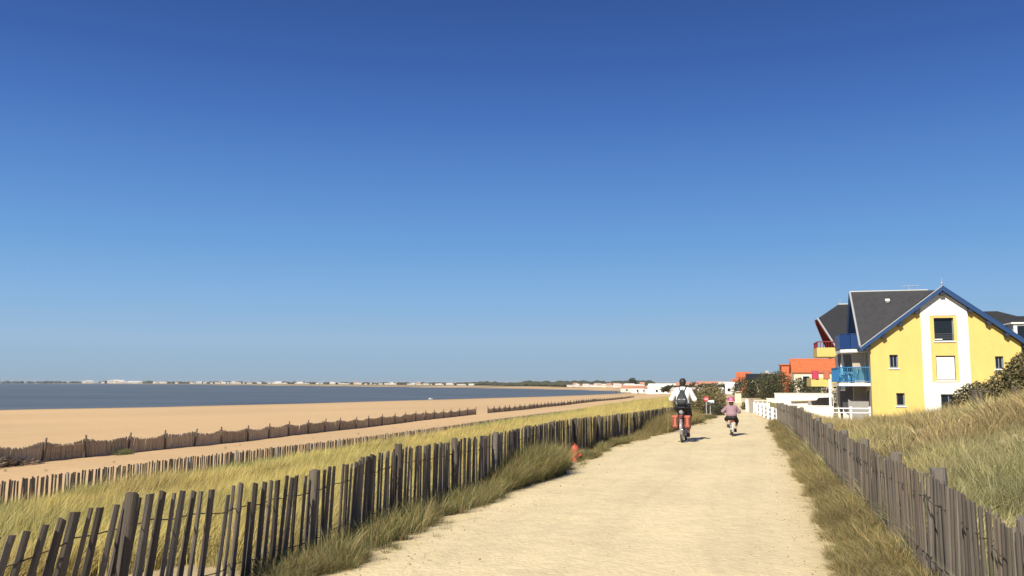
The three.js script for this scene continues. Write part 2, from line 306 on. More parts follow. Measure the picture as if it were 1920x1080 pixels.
function picketFence({ name, label, fx, top, z0, z1, step, lean, posts, postSide, postUp, postScale = 1, seed, mats, postMats, gaps = [], solid = -99, pw = 1 }) {
  const r = rng(seed), t = thing(name, label, 'fence', [fx(z0), 0, z0]);
  const wirePts = [[], []], rest = [];
  for (let z = z0; z > z1; z -= step(z) * rr(.92, 1.08, r)) {
    if (gaps.some((g) => Math.abs(g - z) < .07) || r() < .015) continue;
    const y = top(z) + rr(-.02, .016, r) - (r() < .015 ? rr(.05, .15, r) : 0), p = shadow(new THREE.Mesh(picketVar[(r() * 8) | 0], mats[(r() * mats.length) | 0]));
    const L = rr(.98, 1.06, r);
    p.name = 'picket'; p.scale.set(1, L, pw * rr(.88, 1.12, r)); const a = lean(z) + rr(-.022, .022, r);
    p.rotation.set(-a, rr(-.18, .18, r), rr(-.02, .02, r));
    p.position.set(fx(z) - fx(z0), y - L * Math.cos(a), z - z0 + L * Math.sin(a) * .8);
    if (z > solid) t.add(p); else { p.updateMatrix(); rest.push(plain(p.geometry.clone()).applyMatrix4(p.matrix)); }
    const s = r() < .5 ? 1 : -1;
    wirePts[0].push([p.position.x + s * .022, top(z) - .18 + rr(-.012, .012, r), z - z0 + .17 * Math.sin(a)]); wirePts[1].push([p.position.x + s * .022, top(z) - .63 + rr(-.012, .012, r), z - z0 + .62 * Math.sin(a)]);
  }
  if (rest.length) part('picket_row', rest, mats[0], t).userData.kind = 'stuff';
  for (const w of wirePts) part('wire', tube(w, .0045, w.length * 3, 4), wireMat, t);
  posts.forEach((z, i) => {
    const p = shadow(new THREE.Mesh(postVar[i % 4], postMats[i % postMats.length])); p.name = 'post';
    p.scale.set(postScale, 1, postScale); p.position.set(fx(z) - fx(z0) + postSide, top(z) + postUp * (z > -12 ? 1 : .35) + rr(-.02, .03, r) - 1.2, z - z0); p.rotation.set(-lean(z) * .6 + rr(-.02, .02, r), rr(0, 3, r), rr(-.03, .03, r)); t.add(p);
  });
  return t;
}
const topL = curve([[-41, .66], [-30, .72], [-25, .75], [-19, .82], [-14, .83], [-10, .85], [-7.9, .79], [-6.3, .81], [-5.5, .87], [-4.9, .86], [-4.4, .81], [-3.4, .72], [-2, .6]]);
const leanL = curve([[-40, .02], [-14, .03], [-9, .085], [-7, .13], [-5.6, .2], [-4.8, .3], [-4.2, .36], [-3, .4]]);
picketFence({ name: 'picket_fence', label: 'dark weathered chestnut picket fence along the left edge of the sand path', fx: fenceLX, top: topL, z0: -3.1, z1: -38.5, step: (z) => z > -8 ? .122 : .096, solid: -29, lean: leanL,
  posts: [-5.05, -7.75, -10.0, -11.8, -13.5, -15.9, -18.3, -20.6, -22.8, -25.2, -27.7, -30.2, -33, -36], postSide: .05, postUp: .045, seed: 11, postMats: [wood[3], wood[1], wood[3], wood[1], postMats[1]], mats: [wood[1], wood[3], wood[1], wood[3], wood[4], wood[0]] });
const topR = curve([[-37, .86], [-32, .89], [-24, .98], [-19, .89], [-12.6, .89], [-10.4, .88], [-7.6, .92], [-6.2, .89], [-5.4, .86], [-5.0, .84], [-2, .82]]);
picketFence({ name: 'picket_fence', label: 'grey weathered chestnut picket fence between the sand path and the right grassy dune', fx: fenceRX, top: topR, z0: -3.3, z1: -36.2, step: () => .09, solid: -27.5, lean: curve([[-40, 0], [-5, .01]]),
  posts: [-5.55, -7.75, -10.0, -12.3, -14.8, -17.2, -19.6, -22, -24.5, -27, -29.5, -32, -34.5], postSide: .1, postUp: .03, postScale: 1.35, seed: 12, pw: .74, postMats: [wood[0], postMats[1], wood[0]], mats: [wood[0], wood[1], wood[4], wood[5], wood[3], wood[4], wood[5], wood[1]], gaps: [-7.55] });
{ // low picket fence at the foot of the dune
  const r = rng(13), z0 = -12, X = -18, top = curve([[-110, -1.35], [-60, -1.08], [-40, -.95], [-25, -.82], [-15, -.85]]), gs = [];
  const t = thing('picket_fence', 'low weathered picket fence at the foot of the dune, half sunk in yellow grass', 'fence', [X, 0, z0]);
  const thin = [0, 1, 2, 3].map((i) => plain(picketGeo(200 + i, 1, .085, .03, 2)));
  for (let z = z0; z > -100; z -= .098 * rr(.75, 1.25, r)) { const g = thin[(r() * 4) | 0].clone(); g.rotateX(rr(-.05, .03, r)); g.translate(rr(-.02, .02, r) + .25 * Math.sin(z * .11), top(z) - 1 + rr(-.05, .03, r), z - z0); gs.push(g); }
  const s = part('picket_row', gs, mat(.27, .22, .16, { map: woodTex }), t); s.userData.kind = 'stuff';
  for (let z = -15.6; z > -96; z -= 2.7) { const p = shadow(new THREE.Mesh(postVar[(r() * 4) | 0], postMats[2])); p.name = 'post'; p.position.set(.25 * Math.sin(z * .11) + .08, top(z) - 1.2 + rr(-.02, .08, r), z - z0); p.rotation.set(rr(-.06, .04, r), r() * 3, rr(-.05, .05, r)); t.add(p); }
}
// brushwood hurdles on the beach
function brushFence(label, z0, z1, hgt, seed, messy) {
  const r = rng(seed), X = -36, t = thing('brushwood_fence', label, 'fence', [X, 0, z0]);
  const by = (z) => ground(X, z), stick = plain(new THREE.CylinderGeometry(.5, .55, 1, 5, 1));
  const poles = []; for (let z = z0; z > z1 + 1; z -= 3.25 * rr(.88, 1.12, r)) poles.push(z); poles.push(z1);
  poles.forEach((z, i) => {
    const h = hgt(z), ln = rr(-.12, .2, r), p = part('post', new THREE.CylinderGeometry(.05, .06, h + .45, 8).translate(0, (h + .45) / 2 - .25, 0), wood[1], t);
    p.position.set(.1, by(z), z - z0); p.rotation.set(-ln, 0, rr(-.06, .06, r));
    if (i === poles.length - 1) return;
    const zb = poles[i + 1], gs = [], n = Math.ceil((z - zb) / .06), sag = rr(.10, .26, r) * (messy ? 1.3 : 1), hb = hgt(zb), d = rr(-.05, .05, r);
    for (let q = 0; q < n; q++) {
      const u = (q + .5) / n, zz = lerp(z, zb, u), H = lerp(h, hb, u) - sag * Math.sin(Math.PI * u) + rr(-.05, .04, r) * (messy ? 2.5 : 1), g = stick.clone();
      g.scale(rr(.05, .09, r), H + .2, rr(.085, .13, r)); g.rotateX(lerp(-ln, -ln * .5, u) + rr(-.08, .08, r)); g.translate(rr(-.04, .04, r) + d * Math.sin(Math.PI * u), by(zz) + H / 2 - .1, zz - z0); gs.push(g);
    }
    for (const q of [.3, .72]) gs.push(plain(rod([.06, by(z) + h * q, z - z0], [.06, by(zb) + hb * q, zb - z0], .02, .02, 5)));
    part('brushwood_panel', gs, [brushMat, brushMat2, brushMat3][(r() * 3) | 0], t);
  });
  return t;
}
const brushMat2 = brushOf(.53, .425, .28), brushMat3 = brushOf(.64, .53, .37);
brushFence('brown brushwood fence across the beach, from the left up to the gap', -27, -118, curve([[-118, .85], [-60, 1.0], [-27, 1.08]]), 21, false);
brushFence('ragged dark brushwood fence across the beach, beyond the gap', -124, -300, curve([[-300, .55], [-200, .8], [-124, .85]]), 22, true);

{ // collapsed heap of brushwood at the left end
  const r = rng(23), z0 = -36.6, X = -35.6, t = thing('brush_pile', 'dark collapsed heap of brushwood at the left end of the beach fence', 'brushwood', [X, ground(X, z0), z0]), a = [], b = [];
  for (let k = 0; k < 170; k++) { const c = [rr(-.5, .5, r), rr(.05, .5, r), rr(-2.4, 2.0, r)], h = (1 - Math.abs(c[2]) / 2.8), L = rr(.4, .9, r), q = rr(-.5, .5, r), e = rr(-.4, .35, r); c[1] *= h; (k % 3 ? a : b).push(plain(rod([c[0] - L * .3 * q, c[1] - L * .4 * e, c[2] - L * .5], [c[0] + L * .3 * q, Math.max(.02, c[1] + L * .4 * e), c[2] + L * .5], rr(.012, .035, r), rr(.008, .02, r), 5))); }
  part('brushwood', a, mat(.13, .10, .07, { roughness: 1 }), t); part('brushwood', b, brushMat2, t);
}

// ---------------------------------------------------------------- grass
function tuftGeo(seed, { n, h, spread, lean, wind, w, cols }) {
  const r = rng(seed), pos = [], col = [], idx = [];
  for (let b = 0; b < n; b++) {
    const a = r() * 6.283, d = Math.sqrt(r()) * spread, bx0 = Math.cos(a) * d, bz0 = Math.sin(a) * d, L = h * rr(.5, 1.1, r), out = lean * rr(.2, 1.2, r), a2 = a + rr(-.8, .8, r);
    const ox = Math.cos(a2) * out * L + wind[0] * L * rr(.5, 1.3, r), oz = Math.sin(a2) * out * L + wind[1] * L * rr(.5, 1.3, r), fa = r() * 3.14, fw = w * rr(.6, 1.2, r);
    const c = cols[(r() * cols.length) | 0], kv = rr(.8, 1.2, r), o = pos.length / 3;
    for (let s = 0; s <= 3; s++) {
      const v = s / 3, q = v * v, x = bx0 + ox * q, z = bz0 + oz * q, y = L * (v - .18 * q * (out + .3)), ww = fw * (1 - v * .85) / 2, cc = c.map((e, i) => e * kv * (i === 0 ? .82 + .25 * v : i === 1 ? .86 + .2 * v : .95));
      if (s < 3) { pos.push(x - Math.cos(fa) * ww, y, z - Math.sin(fa) * ww, x + Math.cos(fa) * ww, y, z + Math.sin(fa) * ww); col.push(...cc, ...cc); } else { pos.push(x, y, z); col.push(...cc); }
    }
    idx.push(o, o + 1, o + 2, o + 1, o + 3, o + 2, o + 2, o + 3, o + 4, o + 3, o + 5, o + 4, o + 4, o + 5, o + 6);
  }
  const g = new THREE.BufferGeometry(); g.setAttribute('position', new THREE.Float32BufferAttribute(pos, 3)); g.setAttribute('color', new THREE.Float32BufferAttribute(col, 3)); g.setIndex(idx); g.computeVertexNormals(); return g;
}
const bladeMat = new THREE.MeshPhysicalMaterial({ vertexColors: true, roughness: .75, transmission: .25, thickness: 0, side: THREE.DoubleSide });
function grassZone(name, label, geos, pts, seed, spin = 1.6) {   // pts: [x, z, scale, tint rgb, sink]
  const r = rng(seed), t = new THREE.Group(); t.name = numbered(name); tag(t, label, 'grass', null, 'stuff'); scene.add(t);
  const lists = geos.map(() => []); pts.forEach((p) => lists[(r() * geos.length) | 0].push(p));
  const m = new THREE.Matrix4(), q = new THREE.Quaternion(), e = new THREE.Euler();
  lists.forEach((l, i) => {
    if (!l.length) return;
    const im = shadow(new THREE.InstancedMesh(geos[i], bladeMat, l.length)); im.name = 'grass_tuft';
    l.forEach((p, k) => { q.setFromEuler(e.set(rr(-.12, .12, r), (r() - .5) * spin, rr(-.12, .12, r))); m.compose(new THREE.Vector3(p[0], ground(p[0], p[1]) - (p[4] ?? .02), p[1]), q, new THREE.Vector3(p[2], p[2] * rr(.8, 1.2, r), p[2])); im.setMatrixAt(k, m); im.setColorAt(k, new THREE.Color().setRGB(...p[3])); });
    t.add(im);
  });
  return t;
}
const straw = [.58, .435, .16], gold = [.52, .385, .115], olive = [.215, .185, .055], green = [.115, .135, .04], brown = [.30, .20, .09], dark = [.10, .095, .035], pale = [.56, .46, .22];
{ // yellow marram between the left picket fence and the low fence
  const r = rng(31), pts = [];
  const G = [1, 2, 3].map((s) => tuftGeo(300 + s, { n: 60, h: .62, spread: .22, lean: .35, wind: [.3, -.18], w: .011, cols: [straw, gold, gold, gold, straw, olive, pale] }));
  const F = [1, 2].map((s) => tuftGeo(310 + s, { n: 60, h: .62, spread: .3, lean: .35, wind: [.3, -.18], w: .022, cols: [straw, gold, gold, gold, straw, olive, pale] }));
  const far = [];
  for (let k = 0; k < 60000; k++) {
    const z = -2 - 128 * Math.pow(r(), 1.5), x = lerp(-18.6, -4.35, r());
    if (x < z * 1.04 - 1.5 || x > fenceLX(z) - .3) continue;
    const n = fbm(x * .45, z * .45, 77), cover = sstep(.32, .5, n + .25 * sstep(-7, -9, x) - .6 * sstep(-7.6, -6.0, x) * sstep(-10, -6.5, z));
    if (r() > cover) continue;
    if (r() > (z > -30 ? .85 : z > -60 ? .5 : .34) * 1) continue;
    const tint = .45 + 1.0 * fbm(x * 1.1, z * .8, 78), g = fbm(x * .3, z * .3, 79);
    const gr = sstep(.5, .62, fbm(x * .35, z * .25, 84)) * sstep(-12.5, -15, x), c = [tint * lerp(1.03, .82, g) * (1 - .5 * gr), tint * lerp(1.0, .96, g) * (1 - .3 * gr), tint * lerp(1, .9, g) * (1 - .4 * gr)];
    (z > -26 ? pts : far).push([x, z, rr(.65, 1.1, r) * (z < -60 ? .95 : 1) * (x < -16.2 ? .38 : x < -15 ? .66 : 1) * (.7 + .6 * fbm(x * 1.1, z * .9, 75)), c]);
  }
  grassZone('dune_grass', 'yellow wind-bent dune grass between the left picket fence and the low fence', [...G], pts, 32);
  grassZone('dune_grass', 'distant yellow dune grass in a strip along the beach side of the fence', F, far, 33);
}
{ // browner grass on the right dune
  const r = rng(41), pts = [], far = [];
  const C = [[.56, .45, .23], olive, [.33, .25, .13], [.60, .50, .29], [.26, .23, .09], [.34, .29, .12], [.46, .365, .19], green, [.52, .42, .22], [.46, .365, .17], [.46, .38, .2]];
  const G = [1, 2, 3, 4].map((s) => tuftGeo(320 + s, { n: 60, h: .42, spread: .18, lean: .65, wind: [.08, -.1], w: .009, cols: C }));
  const F = [1, 2].map((s) => tuftGeo(330 + s, { n: 56, h: .42, spread: .26, lean: .6, wind: [.1, -.1], w: .018, cols: C }));
  for (let k = 0; k < 60000; k++) {
    const z = -2.5 - 66 * Math.pow(r(), 1.4), x = lerp(1.55, 21, Math.pow(r(), 1.25));
    if (x > -z * .31 + 1.6) continue;
    if (z < -57 && x > 7) continue; if (z < -38 && r() < .35) continue;
    const n = fbm(x * .7, z * .7, 87), n2 = fbm(x * .28, z * .28, 88);
    const cl = fbm(x * 1.6, z * 1.5, 86);
    if (r() > .08 + .92 * sstep(.40, .56, n * .5 + cl * .5)) continue;
    if (r() > (z > -20 ? .9 : .6)) continue;
    const tint = .5 + 1.0 * fbm(x * 1.1, z * 1.0, 89), c = [tint * lerp(1.05, .82, sstep(.3, .7, n2)), tint * lerp(.96, .9, sstep(.3, .7, n2)), tint * lerp(1, .8, n2)];
    (z > -17 ? pts : far).push([x, z, rr(.55, 1.0, r) * (z < -36 ? .75 : 1) * (.35 + 1.35 * cl) * (r() < .04 ? 1.35 : 1), c.map((v, q) => v * [.9, .94, .98][q] * (1 + (cl - .5) * [1.0, .85, .6][q]))]);
  }
  grassZone('dune_grass', 'brownish dune grass on the right slope in front of the yellow house', G, pts, 42, 6.28);
  grassZone('dune_grass', 'distant brownish dune grass at the foot of the yellow house', F, far, 43, 6.28);
}
{ // verges of the path
  const r = rng(51), L = [], Rt = [];
  const CL = [olive, green, brown, dark, [.34, .28, .12], green, green, [.15, .17, .055], [.24, .17, .085], dark], CR = [olive, [.44, .35, .16], brown, green, green, [.36, .29, .13], olive, olive, [.40, .33, .16], dark];
  const GL = [1, 2, 3, 4].map((s) => tuftGeo(340 + s, { n: 54, h: .34, spread: .13, lean: .9, wind: [.1, -.02], w: .010, cols: CL }));
  const GR = [1, 2, 3, 4].map((s) => tuftGeo(350 + s, { n: 54, h: .30, spread: .13, lean: .9, wind: [-.08, -.02], w: .008, cols: CR }));
  for (let k = 0; k < 9000; k++) {
    const z = -3 - 42 * Math.pow(r(), 1.3), a = fenceLX(z), b = pathL(z), edge = b + .10 * (fbm(z * 1.3, 3, 91) - .3) - .45 * (b - a) * sstep(.4, .7, fbm(z * .9, 6, 94));
    const x = lerp(a + .03, edge, Math.pow(r(), .9)), n = fbm(x * .9, z * .7, 92);
    if (x > edge) continue;
    if (r() > .10 + .9 * sstep(.42, .6, n + .12 * Math.exp(-Math.pow((z + 15.4) / 2.5, 2)))) continue;
    if (Math.hypot(x + 3.5, (z + 18.75) * .8) < .12) continue;
    if (z > -7.2 && x < -3.75 && r() < .55) continue;
    const tall = Math.exp(-Math.pow((z + 15.4) / 2.0, 2)) * 1.15 + Math.exp(-Math.pow((z + 9.8) / 1.3, 2)) * .15 + Math.exp(-Math.pow((z + 30) / 5, 2)) * .2, e = (edge - x) / Math.max(.15, edge - a);
    const tint = .5 + .9 * fbm(x * 1.8, z * 1.5, 93);
    L.push([x, z, rr(.5, 1.0, r) * (.22 + .75 * fbm(x * 1.9, z * 1.7, 74) + .1 * clamp(e * 2) + tall * 1.25 * clamp(e * 3)), [tint * lerp(.95, 1.1, n), tint, tint * .95]]);
  }
  for (let k = 0; k < 6500; k++) {
    const z = -3 - 35 * Math.pow(r(), 1.3), a = pathR(z) + .12 * (fbm(z * 1.2, 8, 95) - .4), b = fenceRX(z) + .05, x = lerp(a, b, Math.pow(r(), .8)), n = fbm(x * 1.1, z * .8, 96);
    if (r() > .2 + .8 * sstep(.32, .5, n)) continue;
    const tint = .5 + .9 * fbm(x * 1.9, z * 1.5, 97), e = (x - a) / (b - a);
    Rt.push([x, z, rr(.5, 1.0, r) * (.25 + .5 * e + .7 * fbm(x * 2.2, z * 1.6, 72)), [tint * 1.05, tint, tint]]);
  }
  for (let k = 0; k < 420; k++) { const z = -5 - 32 * Math.pow(r(), 1.3), left = r() < .6, n = fbm(z * .8, left ? 5 : 11, 98); if (n < .47) continue; const x = left ? pathL(z) + rr(-.05, .38, r) * n : pathR(z) - rr(-.05, .26, r) * n; (left ? L : Rt).push([x, z, rr(.18, .45, r), [.95, .9, .85]]); }
  grassZone('verge_grass', 'dark green and brown grass spilling from the left fence onto the path', GL, L, 52, 6.28);
  grassZone('verge_grass', 'dry straw and olive grass between the path and the right fence', GR, Rt, 53, 6.28);
  // taller clump of grass leaning on the fence
  const T = [], GT = [1, 2, 3].map((q) => tuftGeo(360 + q, { n: 60, h: .62, spread: .16, lean: .5, wind: [.14, .02], w: .012, cols: [olive, green, green, [.38, .31, .12], brown, [.15, .17, .05], [.30, .25, .1], dark] }));
  for (let k = 0; k < 520; k++) { const u = r() + r() - 1, z = -15.6 + u * 3.1, x = fenceLX(z) + .03 + .62 * Math.pow(r(), 1.2) * (1 - Math.abs(u) * .6), n = fbm(x * 1.6, z * 1.3, 99); if (Math.hypot(x + 3.5, z + 18.7) < .22) continue; const c = .5 + .85 * n; T.push([x, z, rr(.55, 1.15, r) * (1 - .45 * Math.abs(u)) * (.7 + .6 * n), [c, c, c * .95]]); }
  for (let k = 0; k < 420; k++) { const z = -25 - 13 * r(), x = fenceLX(z) + .03 + .65 * r(), c = .55 + .85 * fbm(x * 1.6, z * 1.3, 99); T.push([x, z, rr(.4, .8, r) * (.6 + .9 * sstep(-27.5, -29.5, z)), [c * 1.1, c, c]]); }
  for (let k = 0; k < 110; k++) { const z = -7.5 - 5 * r(), x = fenceLX(z) + .05 + .5 * r(), c = .5 + .85 * fbm(x * 1.6, z * 1.3, 99); T.push([x, z, rr(.3, .7, r), [c, c, c]]); }
  grassZone('verge_grass', 'tall olive grass clump leaning against the left fence before the hydrant', GT, T, 56, 3.0);
  { const B = []; for (let k = 0; k < 26; k++) B.push([-35.55 + rr(-.2, .35, r), -45.4 + rr(-.7, .7, r), rr(.4, .9, r), [.8, .95, .9]]); for (let k = 0; k < 40; k++) { const z = -30 - 60 * r(); B.push([rr(-34.5, -20, r), z, rr(.15, .4, r), [1, 1, .9]]); } grassZone('beach_grass', 'green tufts and stray grass on the sand before the brushwood fence', GT, B, 57); }
  // little isolated weeds on the path by the left verge
  const W = []; for (const [x, z, s] of [[-2.75, -12.4, .22], [-3.1, -10.4, .28], [-3.2, -9.1, .3], [-2.95, -11.3, .2], [-3.0, -14.5, .25]]) for (let k = 0; k < 4; k++) W.push([x + rr(-.12, .12, r), z + rr(-.1, .1, r), s * rr(.6, 1, r), [.9, .9, .9]]);
  grassZone('path_grass', 'small scattered weeds on the sand path beside the left verge', GL, W, 54);
}

// ---------------------------------------------------------------- bushes
function leafCloud(seed, lobes, n, size, cols, shell = .35) {   // lobes: [x, y, z, rx, ry, rz]
  const r = rng(seed), pos = [], col = [], wsum = lobes.reduce((s, l) => s + l[3] * l[5] + l[3] * l[4], 0);
  for (let k = 0; k < n; k++) {
    let t = r() * wsum, l = lobes[0]; for (const q of lobes) { t -= q[3] * q[5] + q[3] * q[4]; l = q; if (t <= 0) break; }
    const u = r() * 2 - 1, a = r() * 6.283, s = Math.sqrt(1 - u * u), rad = (1 - shell * Math.pow(r(), 1.6)) * (.86 + .3 * fbm(a * 1.6 + seed, u * 2.4, seed, 3));
    const x = l[0] + Math.cos(a) * s * l[3] * rad, y = l[1] + u * l[4] * rad, z = l[2] + Math.sin(a) * s * l[5] * rad;
    if (y < .02) continue;
    const d = new THREE.Vector3(rr(-1, 1, r), rr(-.6, 1, r), rr(-1, 1, r)).normalize(), e = new THREE.Vector3(rr(-1, 1, r), rr(-1, 1, r), rr(-1, 1, r)).cross(d).normalize(), L = size * rr(.6, 1.4, r), w = L * .32;
    const A = [x, y, z], B = [x + d.x * L * .5 + e.x * w, y + d.y * L * .5 + e.y * w, z + d.z * L * .5 + e.z * w], C = [x + d.x * L, y + d.y * L, z + d.z * L], D = [x + d.x * L * .5 - e.x * w, y + d.y * L * .5 - e.y * w, z + d.z * L * .5 - e.z * w];
    pos.push(...A, ...B, ...C, ...A, ...C, ...D);
    const c = cols[(r() * cols.length) | 0], kv = rr(.75, 1.25, r); for (let q = 0; q < 6; q++) col.push(c[0] * kv, c[1] * kv, c[2] * kv);
  }
  const g = new THREE.BufferGeometry(); g.setAttribute('position', new THREE.Float32BufferAttribute(pos, 3)); g.setAttribute('color', new THREE.Float32BufferAttribute(col, 3)); g.computeVertexNormals(); return g;
}
const barkMat = mat(.11, .085, .06);
function bush(name, label, cat, [x, z], lobes, n, size, cols, seed, { shell = .4, group, sink = .1, stems = 7 } = {}) {
  const t = thing(name, label, cat, [x, ground(x, z) - sink, z], 0, group), r = rng(seed + 1);
  part(cat === 'tree' ? 'crown' : 'foliage', leafCloud(seed, lobes, n, size, cols, shell), bladeMat, t);
  const gs = []; for (let k = 0; k < stems; k++) { const l = lobes[(r() * lobes.length) | 0], b = [l[0] * .4 + rr(-.1, .1, r), -.1, l[2] * .4 + rr(-.1, .1, r)], e = [l[0] + rr(-.5, .5, r) * l[3], l[1] + rr(-.1, .75, r) * l[4], l[2] + rr(-.5, .5, r) * l[5]], m = [lerp(b[0], e[0], .55), lerp(b[1], e[1], .45), lerp(b[2], e[2], .5)]; const rad = .012 + .02 * l[3]; gs.push(plain(rod(b, m, rad, rad * .7, 6)), plain(rod(m, e, rad * .7, rad * .25, 6))); }
  part(cat === 'tree' ? 'trunk' : 'branch', gs, barkMat, t);
  return t;
}
const bOl = [[.12, .11, .036], [.15, .13, .042], [.09, .095, .03], [.175, .145, .055]], bDk = [[.045, .052, .02], [.06, .062, .022], [.08, .075, .028], [.035, .045, .02]], bBr = [[.20, .145, .065], [.165, .125, .05], [.235, .18, .08], [.12, .11, .04]];

bush('dune_shrub', 'dense olive green shrub on the dune ridge beside the right end of the yellow house', 'shrub', [6.85, -27], [[-.65, .5, 0, .6, .52, .5], [.1, .72, .1, .62, .68, .6], [.7, .95, -.1, .65, .95, .6], [1.35, 1.05, 0, .75, 1.05, .6], [.35, 1.15, .1, .28, .6, .3]], 15000, .085, [...bOl, ...bBr, bOl[0], bDk[2]], 61, { shell: .6, sink: .05, stems: 12 });
bush('dune_shrub', 'sparse brown dry shrub on the dune ridge before the white band of the yellow house', 'shrub', [5.85, -27], [[-.2, .3, 0, .35, .32, .3], [.15, .25, 0, .35, .28, .3], [-.15, .6, .1, .16, .3, .16]], 1500, .06, bBr, 62, { shell: .9, stems: 14 });
bush('dune_shrub', 'brown green bushy mound behind the road sign, at the left bend of the path', 'shrub', [-1.95, -51], [[-.6, .6, 1.8, .8, .72, 1.7], [.1, .8, -1, .8, .8, 2], [-.1, .7, -4, .9, .8, 2.2], [.5, .5, .8, .5, .65, 1.6], [-1.3, .6, -2, .8, .75, 2.4]], 14000, .10, [...bBr, ...bBr, ...bOl], 63, { shell: .5, sink: .1 });
bush('dune_shrub', 'small dark green bush on the left path edge, nearest to the riding child', 'shrub', [-1.32, -46], [[0, .3, 0, .32, .38, .6]], 1300, .08, bDk, 64, { shell: .6 });
bush('dune_shrub', 'dark low tuft of shrub against the far end of the right fence', 'shrub', [1.0, -33], [[-.05, .1, 0, .3, .14, .35]], 500, .06, bBr, 65, { shell: .9 });
bush('garden_shrub', 'large dark green rounded bush left of the white garden wall, with a pointed top', 'shrub', [1.0, -98], [[-1, 1.0, 0, 1.2, 1.3, 1.5], [.6, 1.0, 0, 1.6, 1.3, 1.8], [1.1, 2.0, -.6, .8, .8, 1.0], [1.9, 1.3, .6, 1.1, 1.4, 1.3]], 9000, .16, [...bDk, ...bDk, bOl[0], bOl[2]], 66, { shell: .4, sink: .2 });
bush('garden_shrub', 'olive green bush directly behind the left end of the white garden wall', 'shrub', [3.4, -92], [[0, 1.9, 0, 1.3, 1.5, 1.2], [-1.1, 1.5, .3, 1, 1.2, 1]], 4200, .15, [...bDk, bOl[0], bOl[2]], 67, { sink: .2 });
bush('garden_shrub', 'brown green bush behind the white garden wall, below the orange gable', 'shrub', [5.3, -92], [[0, 1.9, 0, 1.2, 1.5, 1.1], [1, 1.8, 0, 1, 1.3, 1]], 4200, .15, [...bDk, bOl[0], bOl[2], bBr[3]], 68, { sink: .2 });
bush('garden_shrub', 'dark bush between the white garden wall and the yellow balconies', 'shrub', [7.1, -91], [[0, 1.8, 0, 1, 1.4, 1], [.9, 1.5, 0, .9, 1.2, .9], [-.8, 1.6, .2, .8, 1.2, .9]], 3600, .15, [...bDk, bBr[3]], 69, { sink: .2 });
bush('garden_shrub', 'small green bush at the path edge before the grey gate post', 'shrub', [-.02, -56], [[0, .25, 0, .22, .3, .3]], 420, .09, bOl, 70, { shell: .7 });
for (const [x, z, s, l] of [[5.72, -24.4, .17, 'dark weathered stake end on the dune crest, before the sparse brown shrub'], [6.55, -24.6, .15, 'dark weathered stake end on the dune crest, before the dense olive shrub'], [5.1, -22.2, .16, 'short dark stake standing in the middle of the right dune grass']]) {
  const y = ground(x, z), t = thing('stake', l, 'stake', [x, y, z]);
  part('post', roundPost(7, .75, .055 + s * .15).translate(0, -.15, 0), wood[3], t).rotation.set(.1, .3, .15); part('cap', bx(.14, .03, .12, .085, .61, 0, 0, .3, -.15), wood[1], t);
}

// ---------------------------------------------------------------- the yellow apartment house
const TH = .28;
function windowAt(parent, x0, x1, y0, y1, z, { pane = glass, fr = frameMat, bars = 1, sill = true, depth = .16, fw = .07 } = {}) {
  const w = part('window', [box2(x0, x1, y0, y0 + fw, z - depth - .06, z - depth), box2(x0, x1, y1 - fw, y1, z - depth - .06, z - depth), box2(x0, x0 + fw, y0 + fw, y1 - fw, z - depth - .06, z - depth), box2(x1 - fw, x1, y0 + fw, y1 - fw, z - depth - .06, z - depth),
    ...Array.from({ length: bars }, (_, i) => { const c = lerp(x0, x1, (i + 1) / (bars + 1)); return box2(c - .025, c + .025, y0 + fw, y1 - fw, z - depth - .055, z - depth - .004); })], fr, parent);
  part('pane', box2(x0 + fw * .6, x1 - fw * .6, y0 + fw * .6, y1 - fw * .6, z - depth - .045, z - depth - .02), pane, w);
  if (sill) part('sill', box2(x0 - .07, x1 + .07, y0 - .08, y0 - .002, z - depth, z + .07), whitePaint, w);
  return w;
}
